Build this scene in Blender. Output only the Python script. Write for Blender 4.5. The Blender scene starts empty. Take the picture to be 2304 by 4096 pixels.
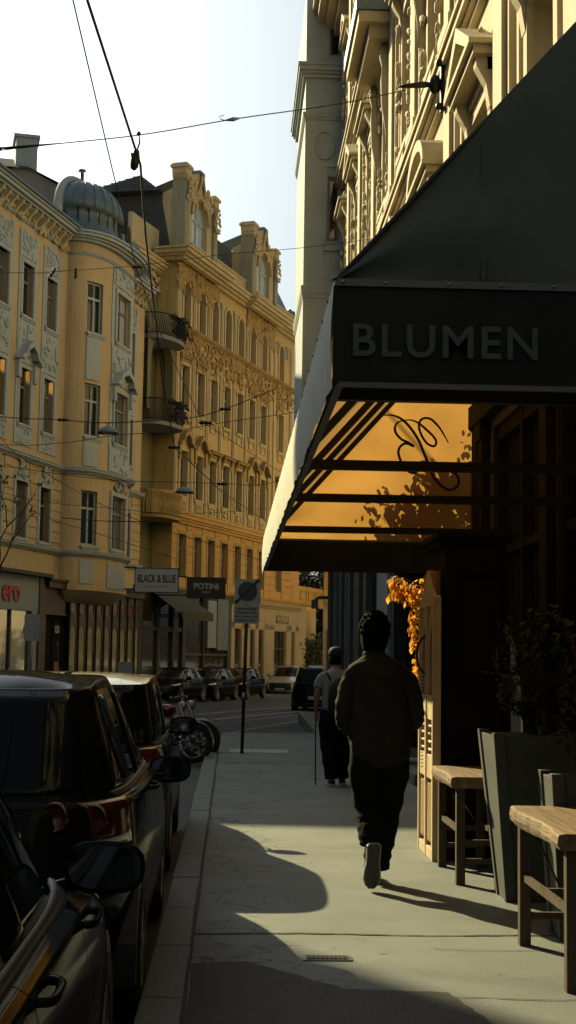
import bpy, bmesh, math, random
from mathutils import Vector, Matrix
random.seed(7)
R_ = math.radians
scene = bpy.context.scene
col = scene.collection
PI = math.pi

# ------------------------------------------------------------------ camera
CAM_H = 1.52
def cam_axes(yaw, pitch, roll):
    fw = Vector((math.sin(yaw)*math.cos(pitch), math.cos(yaw)*math.cos(pitch), math.sin(pitch)))
    r = Vector((math.cos(yaw), -math.sin(yaw), 0)); u = r.cross(fw)
    c, s = math.cos(roll), math.sin(roll)
    return c*r + s*u, -s*r + c*u, fw
cr, cu, cf = cam_axes(R_(2.2), R_(5.81), 0.015)
cd = bpy.data.cameras.new('camera'); cam = bpy.data.objects.new('camera', cd); col.objects.link(cam)
m = Matrix((cr, cu, -cf)).transposed().to_4x4(); m.translation = (0, 0, CAM_H)
cam.matrix_world = m
cd.lens = 50; cd.sensor_width = 36; cd.clip_end = 2000; cd.clip_start = 0.05
scene.camera = cam
scene.render.resolution_x = 576; scene.render.resolution_y = 1024

# ------------------------------------------------------------------ light
SUN_EL = R_(29.0); AZX, AZY = -0.53, 0.848          # towards the sun, horizontally
w = bpy.data.worlds.new('World'); scene.world = w; w.use_nodes = True
nt = w.node_tree; bg = nt.nodes['Background']
sky = nt.nodes.new('ShaderNodeTexSky'); sky.sky_type = 'NISHITA'; sky.sun_disc = False
sky.sun_elevation = SUN_EL; sky.sun_rotation = math.atan2(AZX, AZY)
sky.air_density = 1.0; sky.dust_density = 7.0; sky.ozone_density = 3.0; sky.altitude = 200
tint = nt.nodes.new('ShaderNodeMix'); tint.data_type = 'RGBA'; tint.blend_type = 'MULTIPLY'; tint.inputs[0].default_value = 1.0   # hazy, slightly green-blue air
hs = nt.nodes.new('ShaderNodeHueSaturation'); hs.inputs['Saturation'].default_value = 0.12
nt.links.new(sky.outputs[0], hs.inputs['Color']); nt.links.new(hs.outputs[0], tint.inputs[6]); tint.inputs[7].default_value = (1.04, 1.16, 1.20, 1)
nt.links.new(tint.outputs[2], bg.inputs[0]); bg.inputs[1].default_value = 0.05
sd = bpy.data.lights.new('sun', 'SUN'); sd.energy = 5.0; sd.angle = R_(0.55); sd.color = (1.0, 0.85, 0.46)
so = bpy.data.objects.new('sun', sd); col.objects.link(so)
sv = Vector((AZX*math.cos(SUN_EL), AZY*math.cos(SUN_EL), math.sin(SUN_EL)))
so.rotation_euler = (-sv).to_track_quat('-Z', 'Y').to_euler(); so.location = (-20, 30, 40)
scene.view_settings.view_transform = 'Standard'; scene.view_settings.look = 'None'
scene.view_settings.exposure = 0.85; scene.view_settings.gamma = 1.0
scene.cycles.max_bounces = 8; scene.cycles.diffuse_bounces = 1

# ------------------------------------------------------------------ materials
def lk(n, a, b): n.links.new(a, b)
def mat(name, c, rough=.7, var=.0, vs=3., bump=0., bs=30., metal=0., spec=.5, c2=None, coat=0., detail=4, stretch=None, bdist=.01):
    M = bpy.data.materials.new(name); M.use_nodes = True; n = M.node_tree
    b = n.nodes['Principled BSDF']
    b.inputs['Base Color'].default_value = (*c, 1); b.inputs['Roughness'].default_value = rough
    b.inputs['Metallic'].default_value = metal; b.inputs['Specular IOR Level'].default_value = spec
    b.inputs['Coat Weight'].default_value = coat
    tc = n.nodes.new('ShaderNodeTexCoord'); mp = n.nodes.new('ShaderNodeMapping')
    lk(n, tc.outputs['Object'], mp.inputs[0])
    if stretch: mp.inputs['Scale'].default_value = stretch
    if var > 0 or c2:
        nz = n.nodes.new('ShaderNodeTexNoise'); nz.inputs['Scale'].default_value = vs; nz.inputs['Detail'].default_value = detail+2
        nz.inputs['Roughness'].default_value = .65
        lk(n, mp.outputs[0], nz.inputs[0])
        rp = n.nodes.new('ShaderNodeValToRGB'); lk(n, nz.outputs[0], rp.inputs[0])
        rp.color_ramp.elements[0].position = .3; rp.color_ramp.elements[1].position = .7
        if c2: a_, b_ = c, c2
        else: a_ = tuple(x*(1-var) for x in c); b_ = tuple(min(1, x*(1+var)) for x in c)
        rp.color_ramp.elements[0].color = (*a_, 1); rp.color_ramp.elements[1].color = (*b_, 1)
        lk(n, rp.outputs[0], b.inputs['Base Color'])
    if bump > 0:
        n2 = n.nodes.new('ShaderNodeTexNoise'); n2.inputs['Scale'].default_value = bs; n2.inputs['Detail'].default_value = detail
        lk(n, mp.outputs[0], n2.inputs[0])
        bp = n.nodes.new('ShaderNodeBump'); bp.inputs['Strength'].default_value = bump; bp.inputs['Distance'].default_value = bdist
        lk(n, n2.outputs[0], bp.inputs['Height']); lk(n, bp.outputs[0], b.inputs['Normal'])
    return M

def stucco(name, c, c2, grime=(.12, .10, .07), amt=.5):
    """plaster: broad tone drift, vertical rain streaks, fine grain bump"""
    M = mat(name, c, .85, c2=c2, vs=.6, bump=.5, bs=60, bdist=.01)
    n = M.node_tree; b = n.nodes['Principled BSDF']
    src = b.inputs['Base Color'].links[0].from_socket
    tc = [x for x in n.nodes if x.type == 'TEX_COORD'][0]
    mp = n.nodes.new('ShaderNodeMapping'); mp.inputs['Scale'].default_value = (3.0, 3.0, .35); lk(n, tc.outputs['Object'], mp.inputs[0])
    nz = n.nodes.new('ShaderNodeTexNoise'); nz.inputs['Scale'].default_value = 1.3; nz.inputs['Detail'].default_value = 8; nz.inputs['Roughness'].default_value = .7
    lk(n, mp.outputs[0], nz.inputs[0])
    rp = n.nodes.new('ShaderNodeMapRange'); rp.inputs['From Min'].default_value = .5; rp.inputs['From Max'].default_value = .8
    rp.inputs['To Max'].default_value = amt; lk(n, nz.outputs[0], rp.inputs['Value'])
    mx = n.nodes.new('ShaderNodeMix'); mx.data_type = 'RGBA'; lk(n, rp.outputs[0], mx.inputs[0]); lk(n, src, mx.inputs[6])
    mx.inputs[7].default_value = (*grime, 1); lk(n, mx.outputs[2], b.inputs['Base Color'])
    return M

def wood(name, c, c2, rough=.6, axis='z', sc=14):
    st = {'z': (sc, sc, .8), 'y': (sc, .8, sc), 'x': (.8, sc, sc)}[axis]
    return mat(name, c, rough, c2=c2, vs=1.2, bump=.6, bs=1.6, stretch=st, bdist=.02, detail=6)

def fabric(name, refl, trans, tw):
    M = bpy.data.materials.new(name); M.use_nodes = True; n = M.node_tree
    n.nodes.remove(n.nodes['Principled BSDF']); out = n.nodes['Material Output']
    tc = n.nodes.new('ShaderNodeTexCoord'); nz = n.nodes.new('ShaderNodeTexNoise'); nz.inputs['Scale'].default_value = 2.2; nz.inputs['Detail'].default_value = 8
    lk(n, tc.outputs['Object'], nz.inputs[0])
    def ramp(c, k):
        rp = n.nodes.new('ShaderNodeValToRGB'); lk(n, nz.outputs[0], rp.inputs[0])
        rp.color_ramp.elements[0].position = .3; rp.color_ramp.elements[1].position = .7
        rp.color_ramp.elements[0].color = (*[x*(1-k) for x in c], 1); rp.color_ramp.elements[1].color = (*[x*(1+k) for x in c], 1)
        return rp.outputs[0]
    d = n.nodes.new('ShaderNodeBsdfDiffuse'); lk(n, ramp(refl, .2), d.inputs[0])
    t = n.nodes.new('ShaderNodeBsdfTranslucent'); lk(n, ramp(trans, .12), t.inputs[0])
    wv = n.nodes.new('ShaderNodeTexNoise'); wv.inputs['Scale'].default_value = 3.; wv.inputs['Detail'].default_value = 6
    lk(n, tc.outputs['Object'], wv.inputs[0])
    bp = n.nodes.new('ShaderNodeBump'); bp.inputs['Strength'].default_value = .35; bp.inputs['Distance'].default_value = .03
    lk(n, wv.outputs[0], bp.inputs['Height']); lk(n, bp.outputs[0], d.inputs['Normal'])
    mx = n.nodes.new('ShaderNodeMixShader'); mx.inputs[0].default_value = tw
    lk(n, d.outputs[0], mx.inputs[1]); lk(n, t.outputs[0], mx.inputs[2]); lk(n, mx.outputs[0], out.inputs[0])
    return M

M = {}
M['grey_plaster'] = stucco('grey_plaster', (.48, .53, .53), (.56, .61, .60), (.16, .15, .12), .45)
M['orange_plaster'] = stucco('orange_plaster', (.68, .48, .25), (.76, .56, .32), (.26, .15, .05), .45)
M['yellow_plaster'] = stucco('yellow_plaster', (.64, .50, .26), (.72, .57, .32), (.3, .19, .08), .45)
M['sand_plaster'] = stucco('sand_plaster', (.68, .45, .17), (.78, .54, .23), (.22, .13, .045), .6)
M['sand_trim'] = stucco('sand_trim', (.72, .53, .27), (.80, .62, .35), (.22, .13, .05), .75)
M['amber_stone'] = stucco('amber_stone', (.66, .36, .11), (.76, .43, .14), (.24, .13, .05), .5)
M['brown_ornament'] = stucco('brown_ornament', (0.464, 0.281, 0.0976), (0.61, 0.403, 0.159), (.13, .07, .025), .75)
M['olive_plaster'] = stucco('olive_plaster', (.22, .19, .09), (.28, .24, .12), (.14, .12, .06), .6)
M['cream_plaster'] = stucco('cream_plaster', (.42, .345, .20), (.50, .415, .26), (.24, .15, .06), .4)
M['cream_trim'] = stucco('cream_trim', (.50, .41, .25), (.57, .48, .32), (.28, .18, .08), .4)
M['ochre_plaster'] = stucco('ochre_plaster', (.55, .38, .16), (.62, .45, .21), (.32, .2, .08), .4)
M['oriel_plaster'] = stucco('oriel_plaster', (.36, .41, .41), (.42, .47, .46), (.24, .22, .17), .4)
M['bare_plaster'] = stucco('bare_plaster', (0.268, 0.268, 0.256), (0.329, 0.317, 0.293), (.12, .11, .1), .6)
M['win_white'] = mat('window_white', (.58, .58, .55), .5, var=.1)
M['win_grey'] = mat('window_grey', (.25, .24, .21), .55, var=.1)
M['glass'] = mat('window_glass', (.018, .025, .028), .06, spec=.8, var=.3, vs=1.5)
M['glass_curtain'] = mat('curtained_glass', (.26, .29, .30), .12, spec=.8, c2=(.09, .105, .11), vs=1., stretch=(9, 9, .2), coat=.6)
M['glass_blind'] = mat('blind_glass', (.62, .70, .72), .12, spec=.8, var=.1, coat=.6)
M['lead'] = mat('lead_sheet', (.11, .155, .18), .5, metal=.25, c2=(.18, .23, .26), vs=2.5, bump=.3, bs=6)
M['tile'] = mat('roof_tile', (.045, .05, .052), .75, c2=(.085, .085, .08), vs=8, bump=.6, bs=25)
M['iron'] = mat('black_iron', (.012, .014, .015), .45, metal=.4)
M['steel'] = mat('galvanised', (.25, .27, .28), .4, metal=.8, var=.2, vs=9)
M['cable'] = mat('cable_black', (.012, .014, .016), .6)
M['asphalt'] = mat('asphalt', (.045, .05, .052), .8, c2=(.07, .076, .078), vs=1.2, bump=.8, bs=120, detail=8, bdist=.02)
M['granite'] = mat('granite_kerb', (.085, .10, .10), .75, c2=(.14, .155, .15), vs=30, bump=.4, bs=80, detail=6)
M['kerb_gap'] = mat('kerb_joint', (.03, .032, .032), .9)
M['paint_white'] = mat('road_paint', (.5, .5, .48), .7, var=.35, vs=14)
M['rail'] = mat('tram_rail', (.10, .11, .12), .35, metal=.8)
M['patch'] = mat('asphalt_patch', (.035, .036, .034), .85, c2=(.085, .083, .075), vs=70, bump=1., bs=90, detail=8, bdist=.02)
M['dark_wood'] = wood('dark_wood', (.011, .009, .007), (.022, .016, .012), .85)
M['bench_wood'] = wood('bench_wood', (.10, .062, .030), (.24, .160, .082), .75, 'y', 16)
M['leg_wood'] = wood('leg_wood', (.045, .028, .015), (.08, .052, .028), .6, 'z', 16)
M['pale_wood'] = wood('pale_wood', (.46, .35, .20), (.60, .48, .30), .6)
M['red_wood'] = wood('red_wood', (.17, .075, .035), (.26, .12, .055), .55)
M['shop_wood'] = wood('shopfront_wood', (.020, .009, .005), (.045, .018, .010), .45)
M['planter'] = mat('planter_grey', (.045, .052, .047), .7, c2=(.075, .084, .074), vs=3, bump=.3, bs=40)
M['tyre'] = mat('tyre_rubber', (.012, .012, .012), .85)
M['rim'] = mat('alloy_rim', (.22, .23, .24), .35, metal=.8)
M['car_black'] = mat('black_car_paint', (.005, .006, .007), .10, coat=.0, spec=.13, var=.1)
M['car_dark'] = mat('graphite_car_paint', (.010, .012, .014), .10, coat=.0, spec=.14, var=.1)
M['car_white'] = mat('white_car_paint', (.34, .36, .38), .3, coat=1.)
M['car_beige'] = mat('beige_roof_paint', (.42, .38, .27), .3, coat=1., var=.06)
M['car_glass'] = mat('car_glass', (.004, .008, .010), .03, spec=.22)
M['plastic'] = mat('black_plastic', (.01, .011, .012), .5)
M['chrome'] = mat('chrome', (.45, .47, .48), .15, metal=1.)
M['tail_red'] = mat('tail_lamp_red', (.10, .006, .004), .15, coat=1.)
M['lamp_clear'] = mat('lamp_clear', (.45, .48, .5), .12, coat=1.)
M['plate'] = mat('number_plate', (.5, .5, .5), .5)
M['sign_white'] = mat('sign_white', (.27, .30, .33), .5, var=.06)
M['sign_grey'] = mat('sign_face_grey', (.30, .33, .36), .5, var=.06)
M['sign_black'] = mat('sign_black', (.008, .010, .012), .5)
M['sign_red'] = mat('sign_red', (.40, .035, .015), .5)
M['sign_blue'] = mat('sign_dark_blue', (.02, .035, .07), .5)
M['leaf_dark'] = mat('leaf_dark', (.010, .018, .009), .7, c2=(.024, .036, .015), vs=6)
M['bark'] = mat('bark', (.05, .038, .028), .85, var=.3, vs=20)

M['glass_shop'] = mat('shop_glass', (.14, .095, .045), .06, spec=1., coat=1., c2=(.012, .014, .015), vs=1., stretch=(1.6, 1.6, .7))  # warm-to-dark variation painted into the colour, standing for reflections in the panes
M['glass_warm'] = mat('painted_glow_glass', (.80, .55, .18), .1, spec=.8, coat=1., c2=(.20, .26, .18), vs=1.1, stretch=(2.5, 2.5, .9))  # amber and grey painted into the colour in place of a reflected sunlit facade
M['glass_amber'] = mat('amber_top_light', (.30, .15, .05), .2, var=.3, vs=3, coat=.6)
M['glass_smoky'] = mat('smoky_glass', (.035, .04, .038), .12, spec=1., c2=(.07, .065, .05), vs=2., stretch=(4, 4, .3), coat=1.)
M['plinth'] = mat('dark_plinth', (.016, .017, .016), .75, var=.2, vs=3, bump=.4, bs=30)
M['sign_face'] = mat('sign_face_white', (.42, .45, .52), .5, var=.04)
M['leaf_spring'] = mat('leaf_spring', (.05, .075, .02), .6, c2=(.09, .12, .03), vs=6)
M['lamp_dark'] = mat('lamp_dark_red', (.06, .01, .008), .2, coat=1.)
M['canopy_green'] = mat('canopy_green', (.075, .08, .06), .8, var=.2, vs=3, bump=.4, bs=5)
def dull(k, f):
    n = M[k].node_tree; b = n.nodes['Principled BSDF']; out = n.nodes['Material Output']
    d = n.nodes.new('ShaderNodeBsdfDiffuse'); d.inputs[0].default_value = (.006, .007, .008, 1); mx = n.nodes.new('ShaderNodeMixShader'); mx.inputs[0].default_value = f
    lk(n, b.outputs[0], mx.inputs[1]); lk(n, d.outputs[0], mx.inputs[2]); lk(n, mx.outputs[0], out.inputs[0])
dull('dark_wood', .6); dull('car_dark', .6); dull('car_black', .55); dull('car_glass', .35); dull('tail_red', .3)
# ------------------------------------------------------------------ objects
def tag(o, label=None, cat=None, group=None, kind=None):
    if label: o['label'] = label
    if cat: o['category'] = cat
    if group: o['group'] = group
    if kind: o['kind'] = kind
    return o
def thing(name, label, cat, loc=(0, 0, 0), rotz=0., group=None):
    o = bpy.data.objects.new(name, None); col.objects.link(o)
    o.location = loc; o.rotation_euler = (0, 0, rotz); o.empty_display_size = .2
    return tag(o, label, cat, group)
def dup(o, parent=None):
    c = o.copy(); col.objects.link(c); c.parent = parent
    for ch in kids.get(o.name, []): dup(ch, c)
    return c
kids = {}
class MB:
    def __init__(s): s.v = []; s.f = []; s.sm = []
    def add(s, vs, fs, smooth=False):
        b = len(s.v); s.v += [tuple(x) for x in vs]; s.f += [tuple(i+b for i in f) for f in fs]; s.sm += [smooth]*len(fs); return s
    def box(s, x0, y0, z0, x1, y1, z1):
        v = [(x, y, z) for z in (z0, z1) for y in (y0, y1) for x in (x0, x1)]
        return s.add(v, [(0, 2, 3, 1), (4, 5, 7, 6), (0, 1, 5, 4), (2, 6, 7, 3), (0, 4, 6, 2), (1, 3, 7, 5)])
    def quad(s, a, b, c, d): return s.add([a, b, c, d], [(0, 1, 2, 3)])
    def prism(s, pts, lo, hi, axis='z'):
        """pts 2-D polygon extruded lo..hi along axis"""
        def P(p, h):
            return {'z': (p[0], p[1], h), 'y': (p[0], h, p[1]), 'x': (h, p[0], p[1])}[axis]
        n = len(pts); v = [P(p, lo) for p in pts]+[P(p, hi) for p in pts]
        return s.add(v, [tuple(range(n))[::-1], tuple(range(n, 2*n))]+[(i, (i+1) % n, n+(i+1) % n, n+i) for i in range(n)])
    def tube(s, pts, r, n=8, cap=True):
        pts = [Vector(p) for p in pts]; rs = r if isinstance(r, (list, tuple)) else [r]*len(pts)
        vs = []; prev = None
        for i, p in enumerate(pts):
            d = (pts[min(i+1, len(pts)-1)]-pts[max(i-1, 0)])
            if d.length < 1e-9: d = Vector((0, 0, 1))
            d.normalize()
            if prev is None: a = d.orthogonal().normalized()
            else:
                a = prev-d*prev.dot(d)
                a = a.normalized() if a.length > 1e-6 else d.orthogonal().normalized()
            prev = a; b = d.cross(a)
            vs += [p+(a*math.cos(2*PI*k/n)+b*math.sin(2*PI*k/n))*rs[i] for k in range(n)]
        fs = [(i*n+k, i*n+(k+1) % n, (i+1)*n+(k+1) % n, (i+1)*n+k) for i in range(len(pts)-1) for k in range(n)]
        if cap: fs += [tuple(range(n))[::-1], tuple(range((len(pts)-1)*n, len(pts)*n))]
        return s.add(vs, fs, True)
    def lathe(s, prof, c=(0, 0, 0), n=20, a0=0, a1=2*PI, sx=1, sy=1):
        """prof: (r,z) list"""
        full = abs(a1-a0-2*PI) < 1e-6; k = n if full else n+1; vs = []
        for r, z in prof:
            for i in range(k):
                a = a0+(a1-a0)*i/n; vs.append((c[0]+r*math.cos(a)*sx, c[1]+r*math.sin(a)*sy, c[2]+z))
        fs = []
        for j in range(len(prof)-1):
            for i in range(n):
                i2 = (i+1) % k; fs.append((j*k+i, j*k+i2, (j+1)*k+i2, (j+1)*k+i))
        return s.add(vs, fs, True)
    def ball(s, c, rx, ry=None, rz=None, n=6, mtx=None):
        ry = ry or rx; rz = rz or rx; m = max(3, n//2); vs = []
        for j in range(m+1):
            t = PI*j/m
            for i in range(n):
                a = 2*PI*i/n; p = Vector((rx*math.sin(t)*math.cos(a), ry*math.sin(t)*math.sin(a), rz*math.cos(t)))
                if mtx: p = mtx @ p
                vs.append((c[0]+p.x, c[1]+p.y, c[2]+p.z))
        return s.add(vs, [(j*n+i, (j+1)*n+i, (j+1)*n+(i+1) % n, j*n+(i+1) % n) for j in range(m) for i in range(n)], True)
    def disc(s, c, r, n=24, axis='y', sx=1.):
        pts = [(r*math.cos(2*PI*i/n)*sx, r*math.sin(2*PI*i/n)) for i in range(n)]
        P = {'y': lambda a, b: (c[0]+a, c[1], c[2]+b), 'x': lambda a, b: (c[0], c[1]+a, c[2]+b), 'z': lambda a, b: (c[0]+a, c[1]+b, c[2])}[axis]
        return s.add([P(a, b) for a, b in pts], [tuple(range(n))])
    def sweep(s, prof, path, closed=False, up=Vector((0, 0, 1))):
        """prof: (out, z) polygon; path: list of (x,y) with outward normal on the right-hand side (dir x up)"""
        k = len(prof); vs = []; N = len(path)
        for i, p in enumerate(path):
            a = Vector(path[max(i-1, 0)]); b = Vector(path[min(i+1, N-1)]); p = Vector(p)
            d1 = (p-a).normalized() if i > 0 else (b-p).normalized(); d2 = (b-p).normalized() if i < N-1 else d1
            n1 = Vector((d1.y, -d1.x)); n2 = Vector((d2.y, -d2.x)); nn = (n1+n2)
            nn = nn/max(nn.length_squared, .4)*2 if nn.length > 1e-6 else n1
            for o, z in prof: vs.append((p.x+nn.x*o, p.y+nn.y*o, z))
        fs = [(i*k+j, (i+1)*k+j, (i+1)*k+(j+1) % k, i*k+(j+1) % k) for i in range(N-1) for j in range(k)]
        fs += [tuple(range(k))[::-1], tuple(range((N-1)*k, N*k))]
        return s.add(vs, fs)
    def build_each(s, name, m, parent=None, bevel=0.):
        """every connected piece becomes an object of its own"""
        p = list(range(len(s.v)))
        def fd(a):
            while p[a] != a: p[a] = p[p[a]]; a = p[a]
            return a
        for f in s.f:
            for i in f[1:]: p[fd(i)] = fd(f[0])
        gr = {}
        for f, q in zip(s.f, s.sm): gr.setdefault(fd(f[0]), []).append((f, q))
        o = None
        for fs in gr.values():
            ix = sorted({i for f, _ in fs for i in f}); mp = {i: k for k, i in enumerate(ix)}; c = MB()
            c.v = [s.v[i] for i in ix]; c.f = [tuple(mp[i] for i in f) for f, _ in fs]; c.sm = [q for _, q in fs]; o = c.build(name, m, parent, bevel)
        return o
    def build(s, name, m, parent=None, bevel=0., fix=True, smooth=None):
        me = bpy.data.meshes.new(name); me.from_pydata(s.v, [], s.f)
        for i, p in enumerate(me.polygons): p.use_smooth = s.sm[i] if smooth is None else smooth
        me.validate()
        if fix:
            b = bmesh.new(); b.from_mesh(me); bmesh.ops.recalc_face_normals(b, faces=b.faces); b.to_mesh(me); b.free()
        o = bpy.data.objects.new(name, me); col.objects.link(o)
        me.materials.append(M[m] if isinstance(m, str) else m)
        if parent is not None: o.parent = parent; kids.setdefault(parent.name, []).append(o)
        if bevel > 0:
            md = o.modifiers.new('bevel', 'BEVEL'); md.width = bevel; md.segments = 2; md.limit_method = 'ANGLE'; md.angle_limit = R_(40)
        return o

def textmesh(s, body, size, mtx, m, name, parent=None, ext=.004, off=0., sx=1., align='CENTER', shear=0., space=1.):
    c = bpy.data.curves.new('txt', 'FONT'); c.space_character = space; c.body = body; c.size = size; c.extrude = ext; c.offset = off
    c.align_x = align; c.align_y = 'CENTER'; c.shear = shear; c.resolution_u = 3
    o = bpy.data.objects.new('txt', c); col.objects.link(o)
    dg = bpy.context.evaluated_depsgraph_get(); me = bpy.data.meshes.new_from_object(o.evaluated_get(dg))
    bpy.data.objects.remove(o); me.transform(Matrix.Diagonal((sx, 1, 1, 1))); me.transform(mtx)
    me.name = name; me.materials.clear(); me.materials.append(M[m] if isinstance(m, str) else m)
    q = bpy.data.objects.new(name, me); col.objects.link(q)
    if parent is not None: q.parent = parent; kids.setdefault(parent.name, []).append(q)
    return q
def tmtx(x, y, z, ax=0.):
    """text lying in XZ plane facing -Y (local); ax rotates about Z"""
    return Matrix.Translation((x, y, z)) @ Matrix.Rotation(ax, 4, 'Z') @ Matrix.Rotation(PI/2, 4, 'X')
def gz(y):  # road height
    return -.12 if y < 20 else -.12-(y-20)*.0078

# ------------------------------------------------------------------ ground
g = MB(); xs = [-300, -60, -30, -15, -8, -4, -2, -.6, 1, 3, 6, 12, 25, 60, 300]; ys = [-120, -40, -10, 0, 10, 20, 24, 30, 40, 50, 60, 70, 80, 95, 120, 200, 500]
for y in ys:
    for x in xs: g.v.append((x, y, gz(min(y, 120))))
nx = len(xs)
for j in range(len(ys)-1):
    for i in range(nx-1): g.f.append((j*nx+i, j*nx+i+1, (j+1)*nx+i+1, (j+1)*nx+i)); g.sm.append(False)
tag(g.build('road', 'asphalt'), kind='structure')

def pave_mat():
    Mt = mat('pavement_mastic', (.125, .145, .137), .8, c2=(.20, .22, .205), vs=1.1, bump=.8, bs=320, detail=6, bdist=.006)
    n = Mt.node_tree; b = n.nodes['Principled BSDF']; src = b.inputs['Base Color'].links[0].from_socket
    tc = [x for x in n.nodes if x.type == 'TEX_COORD'][0]
    # fine speckle
    sp = n.nodes.new('ShaderNodeTexNoise'); sp.inputs['Scale'].default_value = 130; sp.inputs['Detail'].default_value = 4; lk(n, tc.outputs['Object'], sp.inputs[0])
    mr = n.nodes.new('ShaderNodeMapRange'); mr.inputs['From Min'].default_value = .3; mr.inputs['From Max'].default_value = .7; mr.inputs['To Min'].default_value = .5; mr.inputs['To Max'].default_value = 1.5
    lk(n, sp.outputs[0], mr.inputs['Value'])
    # cracks near the kerb
    dn = n.nodes.new('ShaderNodeTexNoise'); dn.inputs['Scale'].default_value = 3; dn.inputs['Detail'].default_value = 5; lk(n, tc.outputs['Object'], dn.inputs[0])
    av = n.nodes.new('ShaderNodeMix'); av.data_type = 'RGBA'; av.blend_type = 'LINEAR_LIGHT'; av.inputs[0].default_value = .25
    lk(n, tc.outputs['Object'], av.inputs[6]); lk(n, dn.outputs['Color'], av.inputs[7])
    vo = n.nodes.new('ShaderNodeTexVoronoi'); vo.feature = 'DISTANCE_TO_EDGE'; vo.inputs['Scale'].default_value = 2.6; lk(n, av.outputs[2], vo.inputs['Vector'])
    cr_ = n.nodes.new('ShaderNodeMapRange'); cr_.inputs['From Min'].default_value = .003; cr_.inputs['From Max'].default_value = .022; cr_.inputs['To Min'].default_value = .3; cr_.inputs['To Max'].default_value = 1
    lk(n, vo.outputs['Distance'], cr_.inputs['Value'])
    sx = n.nodes.new('ShaderNodeSeparateXYZ'); lk(n, tc.outputs['Object'], sx.inputs[0])
    mk = n.nodes.new('ShaderNodeMapRange'); mk.inputs['From Min'].default_value = .25; mk.inputs['From Max'].default_value = .75
    mn = n.nodes.new('ShaderNodeTexNoise'); mn.inputs['Scale'].default_value = 1.6; lk(n, tc.outputs['Object'], mn.inputs[0])
    ma = n.nodes.new('ShaderNodeMath'); ma.operation = 'MULTIPLY_ADD'; ma.inputs[1].default_value = 1.6; ma.inputs[2].default_value = -.62; lk(n, mn.outputs[0], ma.inputs[0])
    mb2 = n.nodes.new('ShaderNodeMath'); lk(n, sx.outputs[0], mb2.inputs[0]); lk(n, ma.outputs[0], mb2.inputs[1]); lk(n, mb2.outputs[0], mk.inputs['Value'])
    mk2 = n.nodes.new('ShaderNodeMath'); mk2.operation = 'MAXIMUM'; lk(n, cr_.outputs[0], mk2.inputs[0]); lk(n, mk.outputs[0], mk2.inputs[1])
    # dirt blotches
    bl = n.nodes.new('ShaderNodeTexNoise'); bl.inputs['Scale'].default_value = 4.5; bl.inputs['Detail'].default_value = 6; lk(n, tc.outputs['Object'], bl.inputs[0])
    br = n.nodes.new('ShaderNodeMapRange'); br.inputs['From Min'].default_value = .62; br.inputs['From Max'].default_value = .75; br.inputs['To Min'].default_value = 1; br.inputs['To Max'].default_value = .72
    lk(n, bl.outputs[0], br.inputs['Value'])
    m1 = n.nodes.new('ShaderNodeMath'); m1.operation = 'MULTIPLY'; lk(n, mr.outputs[0], m1.inputs[0]); lk(n, mk2.outputs[0], m1.inputs[1])
    gv = n.nodes.new('ShaderNodeTexVoronoi'); gv.inputs['Scale'].default_value = 2.6; gv.inputs['Randomness'].default_value = 1.; lk(n, tc.outputs['Object'], gv.inputs['Vector'])
    gr = n.nodes.new('ShaderNodeMapRange'); gr.inputs['From Min'].default_value = .06; gr.inputs['From Max'].default_value = .085; gr.inputs['To Min'].default_value = .55; gr.inputs['To Max'].default_value = 1
    lk(n, gv.outputs['Distance'], gr.inputs['Value'])
    m3 = n.nodes.new('ShaderNodeMath'); m3.operation = 'MULTIPLY'; lk(n, m1.outputs[0], m3.inputs[0]); lk(n, gr.outputs[0], m3.inputs[1])
    m2 = n.nodes.new('ShaderNodeMath'); m2.operation = 'MULTIPLY'; lk(n, m3.outputs[0], m2.inputs[0]); lk(n, br.outputs[0], m2.inputs[1])
    vm = n.nodes.new('ShaderNodeVectorMath'); vm.operation = 'SCALE'; lk(n, src, vm.inputs[0]); lk(n, m2.outputs[0], vm.inputs['Scale'])
    lk(n, vm.outputs[0], b.inputs['Base Color'])
    return Mt
M['pave'] = pave_mat()
p = MB(); p.prism([(-.17, -6), (2.9, -6), (2.9, 40), (1.9, 40), (1.75, 29), (-.17, 28.5)], -.3, 0, 'z')
tag(p.build('pavement', 'pave'), kind='structure')
# granite kerb stones with open joints
k = MB(); y = -6.; i = 0
while y < 28.4:
    L = random.uniform(.95, 1.25); k.box(-.375+random.uniform(-.003, .003), y+.006, -.3, -.18, min(y+L-.006, 28.5), .002+random.uniform(-.003, .003)); y += L
x = -.18
while x < 1.7:
    k.box(x+.006, 28.5, -.3, min(x+1.1, 1.76), 28.7, 0.003); x += 1.1
tag(k.build('kerb', 'granite', bevel=.012), kind='structure')
j = MB(); pts = [(-.175+random.uniform(-.006, .006), yy*.5, .004) for yy in range(-12, 57)]
def ribbon(mb, pts, w, z=.004):
    n = len(pts); vs = []
    for i, q in enumerate(pts):
        a = Vector(pts[max(i-1, 0)][:2]); b = Vector(pts[min(i+1, n-1)][:2]); d = (b-a).normalized(); nn = Vector((-d.y, d.x))
        ww = w*random.uniform(.6, 1.4)/2
        vs += [(q[0]+nn.x*ww, q[1]+nn.y*ww, z), (q[0]-nn.x*ww, q[1]-nn.y*ww, z)]
    mb.add(vs, [(2*i, 2*i+1, 2*i+3, 2*i+2) for i in range(n-1)])
ribbon(j, pts, .022)
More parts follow.
